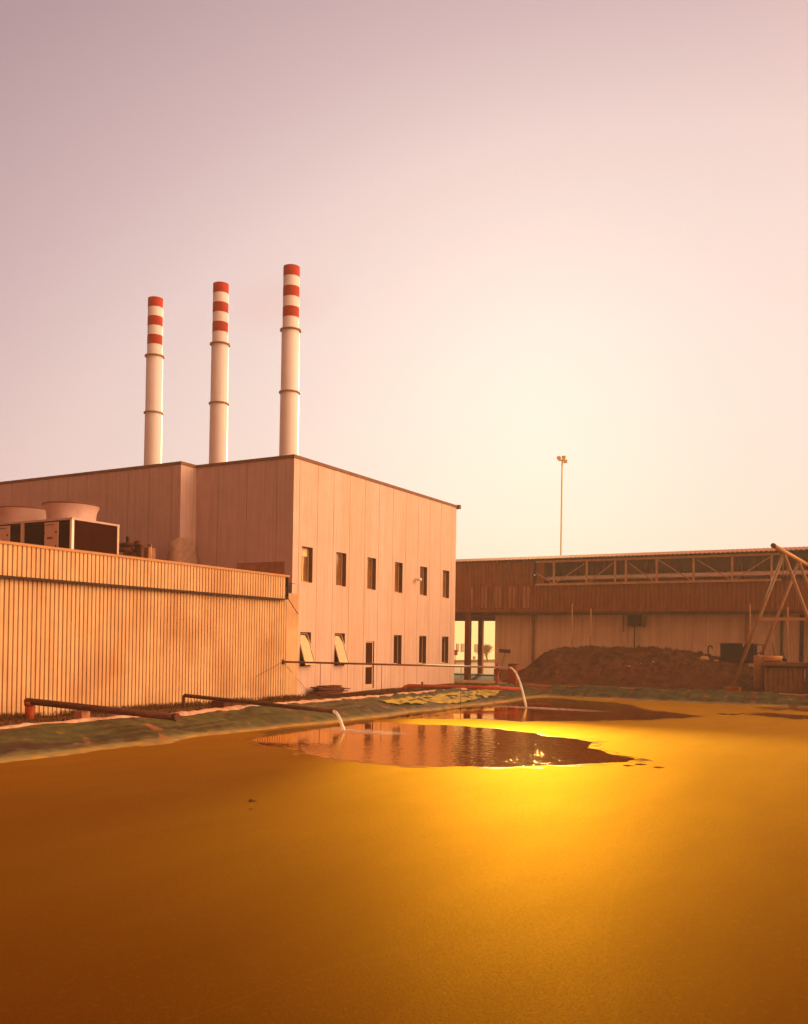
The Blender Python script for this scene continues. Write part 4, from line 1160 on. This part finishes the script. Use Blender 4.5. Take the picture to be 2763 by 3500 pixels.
k = B(); k.box(a.x, a.x + 1.0, 44.2, 45.0, -.05, c.z); cb = thing('red_cabinet', 'dark red cabinet cut off by the right edge of the photo', 'cabinet', (a.x, 44.2, 0)); make('body', k, mat('red cabinet paint', (.35, .02, .006), .5, .15), cb, .01)
k = B(); k.box(a.x + .05, a.x + .95, 44.17, 44.198, .1, c.z - .08); make('door', k, mat('cabinet door', (.30, .018, .006), .5, .15), cb, .008)

# ------------------------------------------------------------------ small yard things near the gap
P = dep(1700, 2322, 46.5); gz0 = gz(P.x, P.y); 
hy = thing('hydrant', 'small orange-brown hydrant beside the warehouse corner', 'hydrant', (P.x, P.y, gz0))
zt1 = dep(1700, 2270, 46.5).z
k = B(); k.lathe((P.x, P.y, 0), [(.14, gz0 - .05), (.14, gz0 + .08), (.085, gz0 + .1), (.085, zt1 - .22), (.13, zt1 - .20), (.13, zt1 - .15), (.09, zt1 - .06), (.04, zt1 - .02), (.03, zt1 + .04), (.005, zt1 + .04)], 20); make('body', k, M['rust'], hy)
k = B(); k.tube([(P.x - .17, P.y, zt1 - .3), (P.x + .17, P.y, zt1 - .3)], .05, 10); make('outlet', k, M['pipe_dark'], hy)
P = dep(1754, 2310, 47.0); zt1 = dep(1754, 2271, 47.0).z; gz0 = gz(P.x, P.y)
bx = thing('utility_box', 'dark red-brown box on the ground left of the mound', 'box', (P.x, P.y, gz0))
k = B(); k.box(P.x - .22, P.x + .22, P.y - .15, P.y + .15, gz0 - .3, zt1); make('body', k, M['rust'], bx, .01)
k = B(); k.box(P.x - .24, P.x + .24, P.y - .17, P.y + .17, zt1 + .001, zt1 + .03); make('lid', k, M['dark'], bx)
# tilted board on a leaning post
Ysg = 47.6
a, c = onY(1711, 2295, Ysg), onY(1725, 2233, Ysg)
sg = thing('board_sign', 'tilted dark board on a leaning thin post before the warehouse', 'sign', (a.x, Ysg, a.z - .3))
k = B(); k.tube([(a.x - .05, Ysg + .04, a.z - .4), (c.x, Ysg + .04, c.z + .05)], .022, 8); make('post', k, M['pipe_mid'], sg)
p1, p2 = onY(1707, 2224, Ysg), onY(1745, 2227, Ysg)
k = B(); k.bar(p1, p2, .05, .20); make('board', k, M['pipe_dark'], sg)

# ------------------------------------------------------------------ far white building, shrub, red sign, mast
XFR = -55.0
fa = thing('distant_building', 'far sunlit white building with small windows seen below the gallery', 'building', (XFR, 120, -.1))
k = B(); k.box(XFR - 16, XFR, 104, 175, -.2, 7.2); make('wall', k, M['farwhite'], fa)
k = B(); k.box(XFR - 16.2, XFR + .2, 103.8, 175.2, 7.201, 7.5); make('roof', k, M['trim'], fa)
FG = mat('far glass', (.35, .33, .20), .2, .1)
for px0, px1, y0, y1 in ((1559, 1569, 2200, 2228), (1575, 1586, 2200, 2228), (1594, 1604, 2200, 2228), (1622, 1633, 2202, 2228), (1641, 1651, 2202, 2228)):
    a, c = onX(px0, y1, XFR), onX(px1, y0, XFR)
    k = B(); k.box(XFR + .002, XFR + .06, a.y, c.y, a.z, c.z); f = make('window', k, M['steel'], fa)
    k = B(); k.box(XFR + .062, XFR + .075, a.y + .16, c.y - .16, a.z + .08, c.z - .08); make('pane', k, FG, f)
a, c = onX(1617, 2253, XFR), onX(1624, 2243, XFR)
k = B(); k.box(XFR + .002, XFR + .1, a.y, c.y, a.z, c.z); make('vent_grille', k, M['steel'], fa)
# shrub
c = onY(1668, 2257, 108)
sb = thing('shrub', 'sparse yellowish shrub before the far white building', 'shrub', (c.x, 108, -.1))
rnd = random.Random(3); tr = B(); lf = B(); tips = []
def grow(p, d, l, r_, lev):
    q = p + d * l; tr.tube([p, (p + q) / 2 + Vector((rnd.uniform(-.05, .05), 0, rnd.uniform(-.03, .05))), q], [r_, r_ * .8, r_ * .6], 5, False)
    if lev == 0: tips.append(q); return
    tips.append(q)
    for _ in range(3):
        nd = (d + Vector((rnd.uniform(-.75, .75), rnd.uniform(-.75, .75), rnd.uniform(-.1, .5)))).normalized(); grow(q, nd, l * .72, r_ * .6, lev - 1)
for _ in range(4): grow(Vector((c.x, 108, -.1)), Vector((rnd.uniform(-.5, .5), rnd.uniform(-.4, .4), 1)).normalized(), .75, .05, 3)
for q in tips:
    for _ in range(20):
        o_ = q + Vector((rnd.gauss(0, .22), rnd.gauss(0, .22), rnd.gauss(0, .18))); u = Vector((rnd.uniform(-1, 1), rnd.uniform(-1, 1), rnd.uniform(-1, 1))).normalized(); v = u.orthogonal().normalized(); s_ = rnd.uniform(.03, .065)
        lf.b.faces.new([lf.b.verts.new(o_ + w) for w in (u * s_, v * s_ * .6, -u * s_, -v * s_ * .6)])
make('trunk', tr, M['bark'], sb); lf.recalc = False; make('crown', lf, M['leaf'], sb)
# red sign
a = onY(1558, 2240, 88); c = onY(1564, 2221, 88)
rs = thing('red_sign', 'small red sign on a pole in the gap beside the factory corner', 'sign', (a.x, 88, -.1))
k = B(); k.box(a.x - .25, c.x, 88, 88.06, a.z, c.z); make('board', k, M['pipe_red'], rs)
k = B(); k.tube([(a.x - .1, 88.1, -.15), (a.x - .1, 88.1, c.z)], .04, 8); make('pole', k, M['pipe_red'], rs)
# mast
Ym = 88.0
a, c = onY(1918, 1890, Ym), onY(1922, 1575, Ym)
ms = thing('light_mast', 'tall slim floodlight mast fading into the glare behind the gallery', 'mast', (a.x, Ym, -.1))
k = B(); k.tube([(a.x, Ym, -.1), (a.x + .02, Ym, c.z)], [.12, .085], 14); make('mast', k, M['lamp'], ms)
k = B(); k.box(a.x - .35, a.x + .35, Ym - .1, Ym + .1, c.z, c.z + .12); make('head_bar', k, M['lamp'], ms)
for dx, dz_ in ((-.28, .3), (.25, .3), (.42, -.12)):
    k = B(); k.box(a.x + dx - .2, a.x + dx + .2, Ym - .25, Ym + .05, c.z + dz_ - .15, c.z + dz_ + .15); make('floodlight', k, M['lamp'], ms)

# faint reddish smoke drifting from the stacks
k = B(); bmesh.ops.create_icosphere(k.b, subdivisions=4, radius=1)
sc_c = dep(960, 1040, 46.5)
for v in k.b.verts: v.co = Vector((v.co.x * 4.2, v.co.y * 2.0, v.co.z * 2.0)) + sc_c
so = make('smoke', k, M['dark']); so['kind'] = 'stuff'; tag(so, 'barely visible reddish smoke drifting beside the chimney tops', 'smoke')
sm = bpy.data.materials.new('thin smoke'); sm.use_nodes = True; nn = sm.node_tree.nodes; ll = sm.node_tree.links; nn.remove(nn['Principled BSDF'])
pv = nn.new('ShaderNodeVolumePrincipled'); pv.inputs['Color'].default_value = (.75, .30, .25, 1); pv.inputs['Anisotropy'].default_value = .3
tt = nn.new('ShaderNodeTexCoord'); mp_ = nn.new('ShaderNodeMapping'); mp_.inputs['Location'].default_value = (-1, -1, -1); mp_.inputs['Scale'].default_value = (2, 2, 2)
gr = nn.new('ShaderNodeTexGradient'); gr.gradient_type = 'SPHERICAL'; ll.new(tt.outputs['Generated'], mp_.inputs[0]); ll.new(mp_.outputs[0], gr.inputs[0])
nz_ = nn.new('ShaderNodeTexNoise'); nz_.inputs['Scale'].default_value = .5; ll.new(tt.outputs['Object'], nz_.inputs[0])
f_ = nn.new('ShaderNodeMath'); f_.operation = 'MULTIPLY'; ll.new(gr.outputs[1], f_.inputs[0]); ll.new(nz_.outputs[0], f_.inputs[1])
f2_ = nn.new('ShaderNodeMath'); f2_.operation = 'MULTIPLY'; ll.new(f_.outputs[0], f2_.inputs[0]); f2_.inputs[1].default_value = .10
ll.new(f2_.outputs[0], pv.inputs['Density']); ll.new(pv.outputs[0], nn['Material Output'].inputs['Volume'])
so.data.materials.clear(); so.data.materials.append(sm)
# small dark rafts of debris on the scum
rnd = random.Random(9)
for px, py, r_, lab in ((862, 2738, .07, 'larger dark clot floating on the scum at the left'), (857, 2768, .03, 'tiny dark clot floating just below the larger clot')):
    P = onZ(px, py, WL); b = B()
    for _ in range(7):
        a_ = rnd.uniform(0, 6.3); q = (P.x + rnd.gauss(0, r_ * .5), P.y + rnd.gauss(0, r_ * .5)); v = [b.b.verts.new((q[0] + r_ * rnd.uniform(.3, .6) * math.cos(a_ + i_ * 1.05), q[1] + r_ * rnd.uniform(.3, .6) * math.sin(a_ + i_ * 1.05), WL + .008 + rnd.uniform(0, .012))) for i_ in range(6)]
        b.b.faces.new(v)
    b.recalc = False
    tag(make('debris', b, M['earth']), lab, 'debris', 'clots floating on the scum')
# ------------------------------------------------------------------ haze
k = B(); k.box(-135, 60, -12, 190, -3.2, 24.5)
hz = make('haze', k, M['dark']); hz['kind'] = 'stuff'; tag(hz, 'thin warm haze in the air over pond and factory', 'haze')
hm = bpy.data.materials.new('warm haze'); hm.use_nodes = True
nn = hm.node_tree.nodes; nn.remove(nn['Principled BSDF'])
pv = nn.new('ShaderNodeVolumePrincipled'); pv.inputs['Color'].default_value = (1.0, .66, .46, 1); pv.inputs['Density'].default_value = .0014; pv.inputs['Anisotropy'].default_value = .35
hm.node_tree.links.new(pv.outputs[0], nn['Material Output'].inputs['Volume'])
hz.data.materials.clear(); hz.data.materials.append(hm)

for o in bpy.data.objects:
    if '_o' in o: del o['_o']
